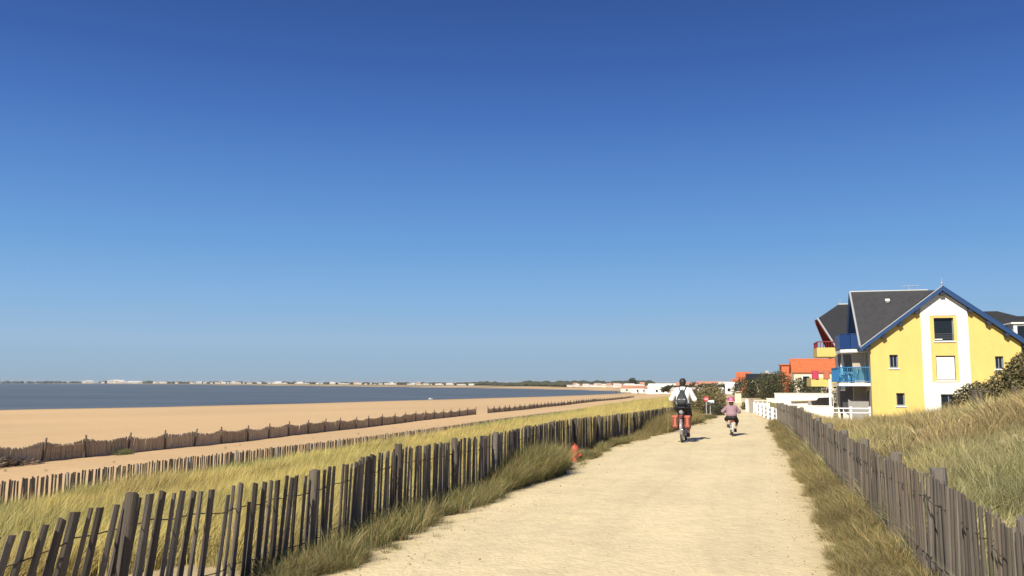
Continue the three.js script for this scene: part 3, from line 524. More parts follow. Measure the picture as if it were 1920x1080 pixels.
{
  const Z = -60, t = thing('apartment_house', 'yellow and white apartment house with blue bargeboards and dark slate roof behind the right dune', 'house', [12.05, -1, Z]);
  const T = (g) => { (Array.isArray(g) ? g : [g]).forEach((q) => q.translate(-12.05, 1, -Z)); return g; };
  const P = (name, geo, m, par = t, label) => part(name, T(geo), m, par, label);
  const AX = 12.05, AY = 7.55, SL = .766, roofY = (x) => AY - SL * Math.abs(x - AX), under = (x) => roofY(x) - .24;
  const B = -1.0, xa = 7.75, xb = 10.78, xc = 13.47, xd = 16.35;
  // south gable: yellow, white band, yellow
  P('wall', wallShape([[xa, B], [xb, B], [xb, under(xb)], [xa, under(xa)]], [[8.87, 9.36, 2.55, 3.38], [9.17, 9.66, .2, .99]], TH, Z), yellow, t, 'yellow rendered wall left of the white band');
  P('wall', wallShape([[xc, B], [xd, B], [xd, under(xd)], [xc, under(xc)]], [[14.87, 15.33, 2.46, 3.24]], TH, Z), yellow, t, 'yellow rendered wall right of the white band');
  P('wall', wallShape([[xb, B], [xc, B], [xc, under(xc)], [AX, under(AX)], [xb, under(xb)]], [[11.29, 12.84, 1.65, 5.79], [11.71, 12.65, -.9, .93]], TH + .03, Z + .03), white, t, 'tall white band up to the gable tip');
  P('wall', wallShape([[11.29, 1.65], [12.84, 1.65], [12.84, 5.79], [11.29, 5.79]], [[11.55, 12.65, 1.78, 3.30], [11.53, 12.65, 4.21, 5.65]], TH - .03, Z), yellow, t, 'yellow panel with the two large windows');
  // plain walls behind
  P('wall', [box2(xd - TH, xd, B, 3.9, Z - 22, Z - TH), box2(xa, xd, B, 3.9, Z - 22.3, Z - 22)], cream);
  const win = (...a) => { const w = windowAt(t, ...a); w.traverse((o) => o.geometry.translate(-12.05, 1, -Z)); return w; };
  win(8.87, 9.36, 2.55, 3.38, Z, { bars: 1 }); win(9.17, 9.66, .2, .99, Z, { bars: 0 }); win(14.87, 15.33, 2.46, 3.24, Z, { bars: 1 });
  win(11.71, 12.65, -.9, .93, Z + .03, { bars: 1, sill: false });
  const big = win(11.53, 12.65, 4.21, 5.65, Z, { bars: 0, fw: .05, depth: .2 });
  P('rail', [.18, .31, .44].map((h) => rod([11.53, 4.21 + h, Z - .08], [12.65, 4.21 + h, Z - .08], .011, .011, 6)), mat(.16, .17, .19), big);
  P('curtain', box2(11.58, 12.0, 4.28, 4.36, Z - .19, Z - .12), whitePaint, big);
  const sh = win(11.55, 12.65, 1.78, 3.30, Z, { bars: 0, fw: .05, depth: .2 });
  { const gs = []; for (let y = 2.24, i = 0; y < 3.25; y += .085, i++) gs.push(bx(1.0, .08, .03, 12.1, y, Z - .12 - .004 * (i % 2))); P('shutter', gs, whitePaint, sh, 'white roller shutter pulled most of the way down'); P('shutter', bx(1.0, .4, .02, 12.1, 2.03, Z - .14), mat(.68, .69, .72, { roughness: .5 }), sh, 'paler lower part of the shutter'); }
  // main roof, front overhang .6
  const zf = Z + .34, zb = Z - 22.5, rt = .17;
  P('roof', slab([[AX, AY, zf], [AX, AY, zb], [7.2, roofY(7.2), zb], [7.2, roofY(7.2), zf]], rt), slate);
  P('roof', slab([[AX, AY, zb], [AX, AY, zf], [16.95, roofY(16.95), zf], [16.95, roofY(16.95), zb]], rt), slate);
  // blue bargeboards and their zinc edging
  for (const s of [-1, 1]) {
    const xe = s < 0 ? 7.12 : 17.05, o = (x, dy) => [x, roofY(x) + dy];
    const sh2 = new THREE.Shape([o(AX, .04), o(xe, .04), o(xe, -.21), o(AX, -.24)].map((p) => new THREE.Vector2(...p)));
    P('bargeboard', new THREE.ExtrudeGeometry(sh2, { depth: .06, bevelEnabled: false }).translate(0, 0, zf + .002), blue);
    const sh3 = new THREE.Shape([o(AX, .10), o(xe, .10), o(xe, .044), o(AX, .044)].map((p) => new THREE.Vector2(...p)));
    P('edge_trim', new THREE.ExtrudeGeometry(sh3, { depth: .16, bevelEnabled: false }).translate(0, 0, zf - .09), s < 0 ? zinc : blue);
    for (let k = 0; k < 5; k++) { const x = AX + s * (.55 + k * .98) * (k === 0 && s > 0 ? 1 : 1); if (k === 0 && s > 0) continue; const xx = k === 0 ? AX : x; P('bracket', bx(.26, .19, .30, xx, roofY(xx) - (k ? .355 : .42), Z + .2, 0, 0, k ? s * -.654 : 0), mat(.02, .026, .05), t); }
  }
  P('finial', [rod([AX, 7.6, zf - .05], [AX, 8.15, zf - .05], .03, .008, 6), new THREE.SphereGeometry(.07, 10, 8).translate(AX, 7.78, zf - .05)], zinc);
  // west facade: unit one (blue) and unit two (red)
  const west = (z0, z1, zr, holes, ridge, s) => { // wall in the plane x = 7.75, outline in (z, y)
    const zz = (z) => -z, pts = [[zz(z0), B], [zz(z1), B], [zz(z1), 3.9], [zz(zr), ridge], [zz(z0), 3.9]].map(([a, b]) => new THREE.Vector2(a, b)), sp = new THREE.Shape(pts);
    for (const [a, b, y0, y1] of holes) sp.holes.push(new THREE.Path([[zz(a), y0], [zz(a), y1], [zz(b), y1], [zz(b), y0]].map((p) => new THREE.Vector2(...p))));
    return new THREE.ExtrudeGeometry(sp, { depth: TH, bevelEnabled: false }).rotateY(Math.PI / 2).translate(7.75, 0, 0);
  };
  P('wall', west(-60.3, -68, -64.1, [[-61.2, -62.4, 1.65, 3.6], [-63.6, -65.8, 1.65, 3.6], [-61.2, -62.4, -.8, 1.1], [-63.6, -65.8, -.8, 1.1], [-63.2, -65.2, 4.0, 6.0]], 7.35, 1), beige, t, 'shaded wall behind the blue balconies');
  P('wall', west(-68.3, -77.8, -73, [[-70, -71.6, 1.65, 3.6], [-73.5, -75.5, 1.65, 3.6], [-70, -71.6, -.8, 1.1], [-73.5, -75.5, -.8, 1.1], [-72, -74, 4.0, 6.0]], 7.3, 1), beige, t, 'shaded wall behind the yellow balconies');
  const wz = (z0, z1, y0, y1) => { const n = 1; const w = P('window', [box2(7.9, 7.96, y0, y0 + .07, z1, z0), box2(7.9, 7.96, y1 - .07, y1, z1, z0), box2(7.9, 7.96, y0 + .07, y1 - .07, z1, z1 + .07), box2(7.9, 7.96, y0 + .07, y1 - .07, z0 - .07, z0), box2(7.9, 7.96, y0 + .07, y1 - .07, (z0 + z1) / 2 - .04, (z0 + z1) / 2 + .04)], frameMat); P('pane', box2(7.915, 7.935, y0 + .03, y1 - .03, z1 + .03, z0 - .03), glass, w); };
  for (const [a, b, c, d] of [[-61.2, -62.4, 1.65, 3.6], [-63.6, -65.8, 1.65, 3.6], [-61.2, -62.4, -.8, 1.1], [-63.6, -65.8, -.8, 1.1], [-63.2, -65.2, 4.0, 6.0], [-70, -71.6, 1.65, 3.6], [-73.5, -75.5, 1.65, 3.6], [-70, -71.6, -.8, 1.1], [-73.5, -75.5, -.8, 1.1], [-72, -74, 4.0, 6.0]]) wz(a, b, c, d);
  // dividing walls between the balconies
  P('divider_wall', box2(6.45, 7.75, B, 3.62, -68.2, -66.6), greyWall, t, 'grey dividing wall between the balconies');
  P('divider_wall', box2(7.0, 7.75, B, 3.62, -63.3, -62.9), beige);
  P('pillar', box2(6.28, 6.44, B, 1.42, -66.2, -66.04), white); P('pillar', box2(6.0, 6.16, B, 1.9, -69.4, -69.24), white);
  P('divider_wall', box2(6.5, 7.75, B, .55, -61.7, -61.6), greyWall); P('screen', box2(6.3, 6.85, -.9, .35, -63.06, -63.0), white);
  // cross gables
  const cross = (zr, half, ridge, xr, tipY, xt, xv, eave) => {
    const s = (ridge - eave) / half, n = tipY === null ? [] : [(ridge - tipY) / s];
    const near = tipY === null ? [[AX + .5, ridge, zr], [xr, ridge, zr], [xv, eave, zr + half], [AX + .5, eave, zr + half]] : [[AX + .5, ridge, zr], [xr, ridge, zr], [xt, tipY, zr + n[0]], [xv, eave, zr + half], [AX + .5, eave, zr + half]];
    const far = near.map(([x, y, z]) => [x, y, 2 * zr - z]).reverse();
    return { near, far, s, hip: tipY === null ? null : [[xr, ridge, zr], [xt, tipY, zr - n[0]], [xt, tipY, zr + n[0]]] };
  };
  const c1 = cross(-64.1, 3.98, 7.78, 7.16, null, 0, 7.2, 3.9), c2 = cross(-73, 3.7, 7.68, 7.25, 6.55, 5.62, 6.75, 4.05);
  for (const [c, soff, v0, v1, col] of [[c1, blue, 1, 2], [c2, redPaint, 2, 3]]) {
    const rm = c === c1 ? slate : slateDark; P('roof', slab(c.near, .15), rm); P('roof', slab(c.far, .15), rm);
    if (c.hip) P('roof', slab(c.hip, .12), slateDark, t, 'small clipped end of the roof');
    for (const f of [c.near, c.far]) { // painted soffit under the overhang
      const W = f.filter((p) => p[0] < 9), up = f === c.near ? [...W] : [...W]; const poly = up.map((p) => [p[0] + .03, p[1] - .19, p[2]]);
      const inner = [...poly].reverse().map((p) => [7.74, p[1], p[2]]).filter((p, i, a) => i === 0 || i === a.length - 1);
      const all = f === c.near ? [...poly, ...inner] : [...poly, ...inner];
      P('soffit', slab(all, .03), soff, t, c === c1 ? 'blue painted soffit' : 'dark red painted soffit');
    }
    const e = (i, f) => new THREE.Vector3(...f[i]);
    for (const f of [c.near, c.far]) { const q = f.filter((p) => p[0] < 9); const a = f === c.near ? q[q.length - 2] : q[1], b = f === c.near ? q[q.length - 1] : q[0]; P('edge_trim', rod([a[0] - .02, a[1] + .01, a[2]], [b[0] - .02, b[1] + .01, b[2]], .075, .075, 6), f === c.near ? zinc : soff); P('bargeboard', rod([a[0] + .03, a[1] - .17, a[2]], [b[0] + .03, b[1] - .17, b[2]], .09, .09, 6), soff); }
    P('ridge_cap', rod([c.near[1][0], c.near[1][1] + .02, c.near[1][2]], [AX, c.near[1][1] + .02, c.near[1][2]], .06, .06, 6), zinc);
  }
  P('finial', rod([7.4, 7.68, -73], [7.4, 8.15, -73], .03, .01, 6), zinc);
  P('roof_vent', [bx(.22, .16, .16, 9.36, 7.0, -63.1, .75), bx(.28, .04, .2, 9.36, 7.1, -63.05, .75)], white, t, 'small white vent on the slate slope');
  P('antenna', [rod([10.9, 7.7, -64.1], [10.9, 8.1, -64.1], .02, .02, 5), rod([10.4, 8.08, -64.1], [11.5, 8.12, -64.1], .025, .025, 5), ...[10.5, 10.75, 11, 11.25].map((x) => rod([x, 8.1, -64.35], [x, 8.1, -63.85], .015, .015, 4))], zinc);
  // balconies
  const outline = (x0, z0, z1, ch) => [[7.75, z0], [x0 + ch, z0], [x0, z0 - ch], [x0, z1 + ch], [x0 + ch, z1], [7.75, z1]];
  const balcony = (x0, z0, z1, ch, y, th, m, rail, railM, label) => {
    const o = outline(x0, z0, z1, ch), b = P('balcony', slab(o.map(([x, z]) => [x, y, z]), th), m, t, label);
    const seg = []; for (let i = 0; i < o.length - 1; i++) seg.push([o[i], o[i + 1]]);
    if (rail === 'solid') for (const [a, c] of seg) { const L = Math.hypot(c[0] - a[0], c[1] - a[1]), an = -Math.atan2(c[1] - a[1], c[0] - a[0]); P('panel', bx(L - .03, .92, .05, (a[0] + c[0]) / 2, y + .5, (a[1] + c[1]) / 2, 0, an, 0), railM, b); P('handrail', rod([a[0], y + 1.0, a[1]], [c[0], y + 1.0, c[1]], .035, .035, 6), railM, b); }
    if (rail === 'bars') for (const [a, c] of seg) {
      const L = Math.hypot(c[0] - a[0], c[1] - a[1]), gs = [rod([a[0], y + 1.0, a[1]], [c[0], y + 1.0, c[1]], .04, .04, 6), rod([a[0], y + .1, a[1]], [c[0], y + .1, c[1]], .03, .03, 6)], n = Math.ceil(L / .13);
      for (let q = 0; q <= n; q++) { const x = lerp(a[0], c[0], q / n), z = lerp(a[1], c[1], q / n); gs.push(rod([x, y + .1, z], [x, y + 1.0, z], q % 8 ? .016 : .04, q % 8 ? .016 : .04, 5)); }
      P('railing', gs, railM, b);
      const an = -Math.atan2(c[1] - a[1], c[0] - a[0]); P('pane', bx(L - .1, .78, .008, (a[0] + c[0]) / 2, y + .56, (a[1] + c[1]) / 2, 0, an, 0), blueGlass, b);
    }
    return b;
  };
  const railBlue = mat(.03, .16, .36, { roughness: .4 }), blueGlass = new THREE.MeshPhysicalMaterial({ color: lin(.42, .72, .88), transmission: 1, thickness: 0, roughness: .15 });
  balcony(6.25, -62.1, -66.5, .6, 3.82, .2, white, 'solid', bluePanel, 'attic balcony with solid blue railing');
  balcony(5.92, -60.45, -66.0, .5, 1.6, .18, white, 'bars', railBlue, 'first floor balcony with blue glazed railing');
  // unit two: yellow parapets
  const yb = P('balcony', box2(5.3, 7.75, 3.55, 3.68, -73.5, -69.6), yellow, t, 'upper balcony with yellow parapet and red railing');
  P('parapet', [box2(5.3, 7.75, 3.68, 4.22, -69.75, -69.6), box2(5.3, 5.45, 3.68, 4.22, -73.5, -69.75)], yellow, yb);
  P('railing', [rod([5.36, 4.66, -69.68], [7.7, 4.66, -69.68], .04), rod([5.36, 4.66, -69.68], [5.36, 4.66, -73.4], .04), ...Array.from({ length: 12 }, (_, i) => rod([5.36 + i * .2, 4.2, -69.68], [5.36 + i * .2, 4.66, -69.68], .025)), ...Array.from({ length: 16 }, (_, i) => rod([5.36, 4.2, -69.7 - i * .23], [5.36, 4.66, -69.7 - i * .23], .025))], redPaint, yb);
  const yl = P('balcony', box2(4.85, 7.75, 1.35, 1.5, -75, -70.2), yellow, t, 'lower balcony with yellow parapet');
  P('parapet', [box2(4.85, 7.75, 1.5, 2.0, -70.35, -70.2), box2(4.85, 5.0, 1.5, 2.0, -75, -70.35)], yellow, yl);
  // far wing with dormer, showing behind the right slope
  P('roof', slab([[15, 7.45, -80], [20.2, 7.45, -80], [21.6, 7.0, -79.8], [25, 7.0, -79.8], [25, 3.6, -75.6], [15, 3.6, -75.6]], .15), slateDark, t, 'dark roof of the rear wing');
  P('wall', box2(16.6, 25, B, 3.6, -80, -76), white);
  P('dormer', [box2(20.5, 22.6, 5.0, 6.2, -79, -76.9), box2(20.3, 22.8, 6.2, 6.32, -79, -76.75)], white); P('window', box2(20.75, 21.35, 5.05, 6.05, -76.9, -76.86), glass);
}
// things on the balconies
{
  const plastic = mat(.8, .8, .8, { roughness: .4 });
  const chair = (x, z, turn, label) => { const t = thing('garden_chair', label, 'chair', [x, 1.6, z], turn); part('seat', bx(.44, .04, .44, 0, .42, 0), plastic, t); part('backrest', [bx(.42, .12, .03, 0, .82, -.24, -.15), ...[-.15, -.05, .05, .15].map((q) => bx(.05, .34, .025, q, .62, -.22, -.15))], plastic, t); for (const [a, b] of [[-1, -1], [1, -1], [-1, 1], [1, 1]]) part('leg', rod([a * .19, .42, b * .19], [a * .23, 0, b * .23], .02), plastic, t); for (const a of [-1, 1]) part('armrest', bx(.05, .03, .42, a * .23, .62, 0), plastic, t); };
  chair(6.9, -61.2, -1.9, 'white plastic garden chair on the blue balcony, next to the yellow wall'); chair(6.35, -62.4, 1.2, 'white plastic garden chair on the blue balcony, left of the garden table');
  { const t = thing('garden_table', 'white plastic garden table on the blue balcony between two chairs', 'table', [6.6, 1.6, -61.75]); part('tabletop', new THREE.CylinderGeometry(.42, .42, .04, 20).translate(0, .7, 0), plastic, t); for (let k = 0; k < 4; k++) part('leg', rod([Math.cos(k * 1.57) * .12, .7, Math.sin(k * 1.57) * .12], [Math.cos(k * 1.57) * .33, 0, Math.sin(k * 1.57) * .33], .025), plastic, t); }
  { const t = thing('parasol', 'closed white parasol standing on the first floor blue balcony', 'parasol', [6.55, 1.6, -64.6]); part('pole', rod([0, 0, 0], [0, 2.1, 0], .025), plastic, t); const p = []; for (let k = 0; k <= 12; k++) { const v = k / 12; p.push(new THREE.Vector2(.03 + .2 * Math.pow(1 - v, 1.3) * (v < .05 ? .7 : 1), .55 + v * 1.5)); } const g = new THREE.LatheGeometry(p, 16), q = g.attributes.position; for (let i = 0; i < q.count; i++) { const a = Math.atan2(q.getZ(i), q.getX(i)), s = 1 + .22 * Math.cos(a * 8); q.setX(i, q.getX(i) * s); q.setZ(i, q.getZ(i) * s); } g.computeVertexNormals(); part('canopy', g, mat(.8, .78, .74), t); part('base', new THREE.CylinderGeometry(.22, .26, .08, 16).translate(0, .04, 0), greyWall, t); }
  const towel = (x, w, m, label, turn) => { const g = new THREE.PlaneGeometry(w, .62, 10, 6), p = g.attributes.position; for (let i = 0; i < p.count; i++) p.setZ(i, .03 * Math.sin(p.getX(i) * 14) + .01); g.computeVertexNormals(); const o = single('towel', slabCloth(g), m, label, 'towel'); o.position.set(x, 2.22, -70.14); };
  const slabCloth = (g) => { const b = g.clone().translate(0, 0, -.02); const i = b.index.array; for (let k = 0; k < i.length; k += 3) { const q = i[k]; i[k] = i[k + 1]; i[k + 1] = q; } b.computeVertexNormals(); return mergeGeometries([plain(g), plain(b)]); };
  towel(5.15, .5, mat(.42, .045, .09), 'crimson towel hung over the yellow parapet, nearer the bushes'); towel(5.95, .46, mat(.42, .13, .08), 'orange red towel hung over the yellow parapet, nearer the house wall');
}

// ---------------------------------------------------------------- other houses
const darkGlass = glass;
function gableHouse(name, label, [x, z], { w, d, h, rise, wallM, roofM, axis = 'x', wins = [], turn = 0, chimney, group, over = .3, base }) {
  const y = base ?? ground(x, z) - .3, t = thing(name, label, 'house', [x, y, z], turn, group);
  const hw = w / 2, hd = d / 2;
  if (axis === 'x') { // ridge along x
    part('wall', [box2(-hw, hw, 0, h, -hd, hd), ...[-1, 1].map((s) => { const g = new THREE.ExtrudeGeometry(new THREE.Shape([[-hd, h], [hd, h], [0, h + rise]].map((p) => new THREE.Vector2(...p))), { depth: .2, bevelEnabled: false }).rotateY(Math.PI / 2).translate(s > 0 ? hw - .2 : -hw, 0, 0); return g; })], wallM, t);
    const k = rise / hd, e = over, r = part('roof', [slab([[-hw - e, h + rise + .1, 0], [hw + e, h + rise + .1, 0], [hw + e, h - e * k + .1, hd + e], [-hw - e, h - e * k + .1, hd + e]], .16), slab([[hw + e, h + rise + .1, 0], [-hw - e, h + rise + .1, 0], [-hw - e, h - e * k + .1, -hd - e], [hw + e, h - e * k + .1, -hd - e]], .16), rod([-hw - e, h + rise + .12, 0], [hw + e, h + rise + .12, 0], .09, .09, 6)], roofM, t);
    if (chimney) part('chimney', [box2(chimney - .25, chimney + .25, h + rise * .4, h + rise + .7, -.9, -.4), box2(chimney - .32, chimney + .32, h + rise + .7, h + rise + .8, -.97, -.33)], wallM, r);
  } else {
    part('wall', wallShape([[-hw, 0], [hw, 0], [hw, h], [0, h + rise], [-hw, h]], [], d, hd), wallM, t);
    const k = rise / hw, e = over; const r = part('roof', [slab([[0, h + rise + .12, hd + e], [0, h + rise + .12, -hd - e], [-hw - e, h - e * k + .12, -hd - e], [-hw - e, h - e * k + .12, hd + e]], .14), slab([[0, h + rise + .12, -hd - e], [0, h + rise + .12, hd + e], [hw + e, h - e * k + .12, hd + e], [hw + e, h - e * k + .12, -hd - e]], .14)], roofM, t);
    if (chimney) part('chimney', box2(chimney - .25, chimney + .25, h, h + rise + .6, -.9, -.4), wallM, r);
  }
  for (const [x0, x1, y0, y1, kind] of wins) { const f = part(kind || 'window', [box2(x0 - .07, x0, y0, y1, hd + .002, hd + .06), box2(x1, x1 + .07, y0, y1, hd + .002, hd + .06), box2(x0 - .07, x1 + .07, y1, y1 + .08, hd + .002, hd + .06), box2(x0 - .1, x1 + .1, y0 - .08, y0, hd + .002, hd + .1)], whitePaint, t); part('pane', box2(x0, x1, y0, y1, hd + .002, hd + .02), darkGlass, f); }
  return t;
}
gableHouse('tiled_house', 'cream house with a long orange tile roof, left of the yellow balconies', [11.0, -134], { w: 8.6, d: 8, h: 4.3, rise: 1.75, wallM: cream, roofM: orangeTile, wins: [[-3.1, -2.2, 1.6, 3.7, 'door'], [-1.2, -.4, 2.0, 3.4], [.9, 1.8, 2, 3.4]], base: -1.2, over: .25 });
{ // house with an orange flank
  const t = thing('orange_house', 'narrow house with an orange painted wall, left of the long orange roof', 'house', [6.45, -1.2, -142]);
  part('wall', wallShape([[-.95, 0], [.85, 0], [.85, 5.55], [-.95, 5.5]], [], 8, 2), orangeWall, t);
  const r = part('roof', [slab([[-1.15, 5.55, 2.2], [1.05, 5.62, 2.2], [1.05, 5.75, -6.2], [-1.15, 5.68, -6.2]], .14)], orangeTile, t);
  part('chimney', box2(-1.45, -.98, 2.8, 3.9, 1.2, 1.8), slateDark, t); part('wall', box2(.87, 1.5, 0, 4.2, -3, 1.9), cream, t, 'narrow cream side wall'); part('window', box2(1.0, 1.35, 2.5, 3.2, 1.9, 1.95), glass, t);
}
{ // flat grey building with annex, left
  gableHouse('tiled_house', 'distant house with orange red roof, above the white slanted awning', [-.1, -192], { w: 2.8, d: 6, h: 3.9, rise: .9, wallM: orangeWall, roofM: orangeTile, wins: [[-1, -.4, 2.0, 2.9]], base: -1.2, over: .1 });
  gableHouse('slate_house', 'distant house with a low dark slate roof, behind the large dark bush', [2.9, -186], { w: 4.6, d: 6, h: 3.4, rise: 1.0, wallM: cream, roofM: slateDark, wins: [[-1.5, -.9, 1.6, 2.6]], base: -1.2, over: .3, chimney: 1.6 });
  gableHouse('beige_house', 'distant house with a flat beige roof, right of the dark slate roof', [5.2, -194], { w: 2.6, d: 6, h: 4.3, rise: .25, wallM: beige, roofM: mat(.42, .33, .24), wins: [[-.6, .1, 2, 3]], base: -1.2, over: .2 });
  gableHouse('slate_house', 'small distant house with dark roof and orange foot, left of the orange flank', [6.4, -170], { w: 2.2, d: 5, h: 2.9, rise: .7, wallM: orangeWall, roofM: slateDark, wins: [[-.5, 0, 1.4, 2.2]], base: -1.2, over: .2 });
  const t = thing('awning', 'white slanted awning above the dark bush at the far end of the path', 'awning', [.55, 0, -180]);
  part('canopy', slab([[-1.25, .95, .6], [1.2, 2.05, .6], [1.3, 2.25, -1.2], [-1.1, 1.15, -1.2]], .08), white, t); for (const q of [-1.1, 1.1]) part('pole', rod([q, -2, .4], [q, 1.55 + q * .45 - .1, .4], .05), zinc, t);
}
gableHouse('white_house', 'tall white house at the far end of the path, above the riding child', [-2.25, -152], { w: 1.5, d: 7, h: 2.15, rise: .3, wallM: white, roofM: white, wins: [[-.4, .1, 1.2, 1.7]], base: -1.0, over: .05 });
gableHouse('beige_house', 'narrow tan house at the far end of the path, left of the large dark bush', [-1.35, -156], { w: 1.1, d: 7, h: 2.8, rise: .3, wallM: beige, roofM: orangeTile, wins: [[-.3, .1, 1.6, 2.2]], base: -1.0, over: .05 });
// garden walls and railings
{ const t = thing('garden_wall', 'long white rendered garden wall stepping down towards the path', 'wall', [4.5, -1, -80]);
  part('wall', [box2(-2.0, 2.75, 0, 1.69, -.12, .12), box2(-2.68, -2.003, 0, 1.24, -.12, .12), box2(-3.7, -2.683, 0, 1.08, -.12, .12)], white, t); part('coping', [box2(-2.05, 2.8, 1.693, 1.75, -.17, .17), box2(-2.72, -2.053, 1.243, 1.3, -.17, .17), box2(-3.75, -2.723, 1.083, 1.13, -.17, .17)], white, t); part('ledge', bx(3.2, .08, .3, .9, 1.12, .2, 0, 0, .03), beige, t); }
{ const t = thing('garden_wall', 'low dark grey sloping wall in front of the white garden wall', 'wall', [5.9, -1, -76]);
  part('wall', wallShape([[-.95, 0], [.95, 0], [.95, 1.46], [-.1, 1.42], [-.3, 1.2], [-.95, 1.12]], [], .25, 0), greyWall, t); }
{ const t = thing('garden_wall', 'low white wall behind the white railing below the yellow house', 'wall', [4.9, -1, -70]); part('wall', box2(-1.3, 1.4, 0, .9, -.1, .1), white, t); part('coping', box2(-1.35, 1.45, .903, .95, -.14, .14), white, t); }
{ const t = thing('railing_fence', 'white painted post and rail fence at the foot of the yellow house', 'fence', [5.85, -.75, -58.6]);
  for (const [y, h] of [[.78, .07], [.52, .06]]) part('rail', box2(-1.95, 1.6, y, y + h, .05, .09), whitePaint, t);
  for (let k = 0; k < 4; k++) part('post', box2(-1.8 + k * 1.1, -1.68 + k * 1.1, 0, .92, -.07, .048), whitePaint, t); }
{ const t = thing('railing_fence', 'white slatted fence along the path, beyond the right picket fence', 'fence', [1.2, 0, -37]);
  const A = [.05, -.5], Bp = [-.72, -13]; const at = (u) => [lerp(A[0], Bp[0], u), lerp(A[1], Bp[1], u)], an = Math.atan2(Bp[0] - A[0], Bp[1] - A[1]);
  for (let k = 0; k <= 6; k++) { const [x, z] = at(k / 6); part('post', bx(.1, .6, .1, x, .3, z), whitePaint, t); }
  for (const y of [.14, .34, .53]) { const [x, z] = at(.5); part('rail', bx(.035, .09, Math.hypot(Bp[0] - A[0], Bp[1] - A[1]), x + .07, y, z, 0, an, 0), whitePaint, t); }
  for (let k = 0; k < 60; k++) { const [x, z] = at((k + .5) / 60); part('slat', bx(.02, .42, .05, x + .1, .30, z), whitePaint, t); } }
{ const y = -.05; for (const [x, z, m, l, h] of [[.36, -50, postMats[2], 'thick grey gate post at the far end of the white slatted fence', .8], [.12, -52, whitePaint, 'slim white gate post standing beside the grey gate post', .74], [-.5, -74, cream, 'cream gate pillar left of the white gate post, farther along the path', .95]]) { const t = thing('gate_post', l, 'post', [x, y, z]); part('post', new RoundedBoxGeometry(m === cream ? .5 : .16, h, .16, 2, .02).translate(0, h / 2, 0), m, t); part('cap', new THREE.ConeGeometry(m === cream ? .34 : .13, .07, 4).rotateY(.785).translate(0, h + .035, 0), m, t); } }
single('garden_gate', [box2(-.95, .0, .05, .5, -52.3, -52.26), ...[0, 1, 2, 3].map((k) => box2(-.9 + k * .25, -.84 + k * .25, .05, .56, -52.25, -52.22))].map((g) => g.translate(1.35, 0, 0)), whitePaint, 'white boarded garden gate right of the grey gate post', 'gate');

// ---------------------------------------------------------------- sign, hydrant
{ const x = -1.77, z = -43.5, t = thing('road_sign', 'round red no-entry sign on a thin post before the bushy mound', 'sign', [x, ground(x, z), z]);
  part('post', rod([0, -.1, 0], [0, .95, 0], .022), zinc, t); const p = part('sign_plate', new THREE.CylinderGeometry(.12, .12, .012, 28).rotateX(Math.PI / 2).translate(0, .87, .03), mat(.55, .05, .06, { roughness: .4 }), t); part('bar', box2(-.075, .075, .853, .887, .037, .041), whitePaint, p); part('back_clamp', box2(-.04, .04, .8, .94, .0, .022), zinc, t); }
{ const x = -1.60, z = -43.8, t = thing('road_sign', 'small white and blue sign plate on a short post, right of the red no-entry sign', 'sign', [x, ground(x, z), z]);
  part('post', rod([0, -.1, 0], [0, .8, 0], .02), zinc, t); const p = part('sign_plate', new RoundedBoxGeometry(.3, .13, .014, 2, .006).rotateZ(.05).translate(.03, .74, .028), whitePaint, t); part('stripe', box2(-.09, .15, .70, .725, .036, .04), mat(.05, .16, .42), p); }
{ const x = -3.52, z = -18.8, red = mat(.42, .065, .038, { roughness: .55 }), t = thing('hydrant', 'small orange red hydrant standing in the grass by the left fence', 'hydrant', [x, -.08, z], .5); t.scale.setScalar(.8);
  part('barrel', new THREE.LatheGeometry([[0, 0], [.12, 0], [.12, .03], [.085, .04], [.08, .30], [.1, .31], [.1, .34], [.085, .35], [.085, .36]].map((p) => new THREE.Vector2(...p)), 24), red, t);
  const b = part('bonnet', new THREE.LatheGeometry([[.105, .36], [.11, .40], [.1, .45], [.075, .49], [.03, .51], [0, .512]].map((p) => new THREE.Vector2(...p)), 24), red, t); part('cap_nut', new THREE.CylinderGeometry(.022, .026, .04, 5).translate(0, .53, 0), red, b);
  for (const a of [0, 1.57, -1.57]) { const o = part('outlet', [new THREE.CylinderGeometry(.042, .042, .09, 16).rotateX(Math.PI / 2).translate(0, .24, .1), new THREE.CylinderGeometry(.052, .052, .03, 8).rotateX(Math.PI / 2).translate(0, .24, .15)], a === 0 ? mat(.2, .04, .03) : red, t); o.rotation.y = a; } }

// ---------------------------------------------------------------- bicycles and riders
const skinM = mat(.36, .2, .14, { roughness: .6 }), rubber = mat(.03, .03, .032, { roughness: .8 }), steel = mat(.5, .5, .52, { roughness: .35, metalness: .8 }), black = mat(.015, .015, .017, { roughness: .6 });
function wheel(parent, R, z, tyreR, tyreM) {
  const w = new THREE.Group(); w.name = 'wheel'; w.position.set(0, R, z); parent.add(w);
  part('tyre', new THREE.TorusGeometry(R - tyreR, tyreR, 10, 40).rotateY(Math.PI / 2), tyreM, w); part('rim', new THREE.TorusGeometry(R - tyreR * 2.2, .012, 6, 40).rotateY(Math.PI / 2), steel, w);
  const gs = []; for (let k = 0; k < 24; k++) { const a = k / 24 * 6.283, s = k % 2 ? 1 : -1; gs.push(rod([s * .025, 0, 0], [0, Math.cos(a) * (R - tyreR * 2.2), Math.sin(a) * (R - tyreR * 2.2)], .0018, .0018, 4)); } part('spokes', gs, steel, w);
  part('hub', rod([-.055, 0, 0], [.055, 0, 0], .025, .025, 12), steel, w);
}
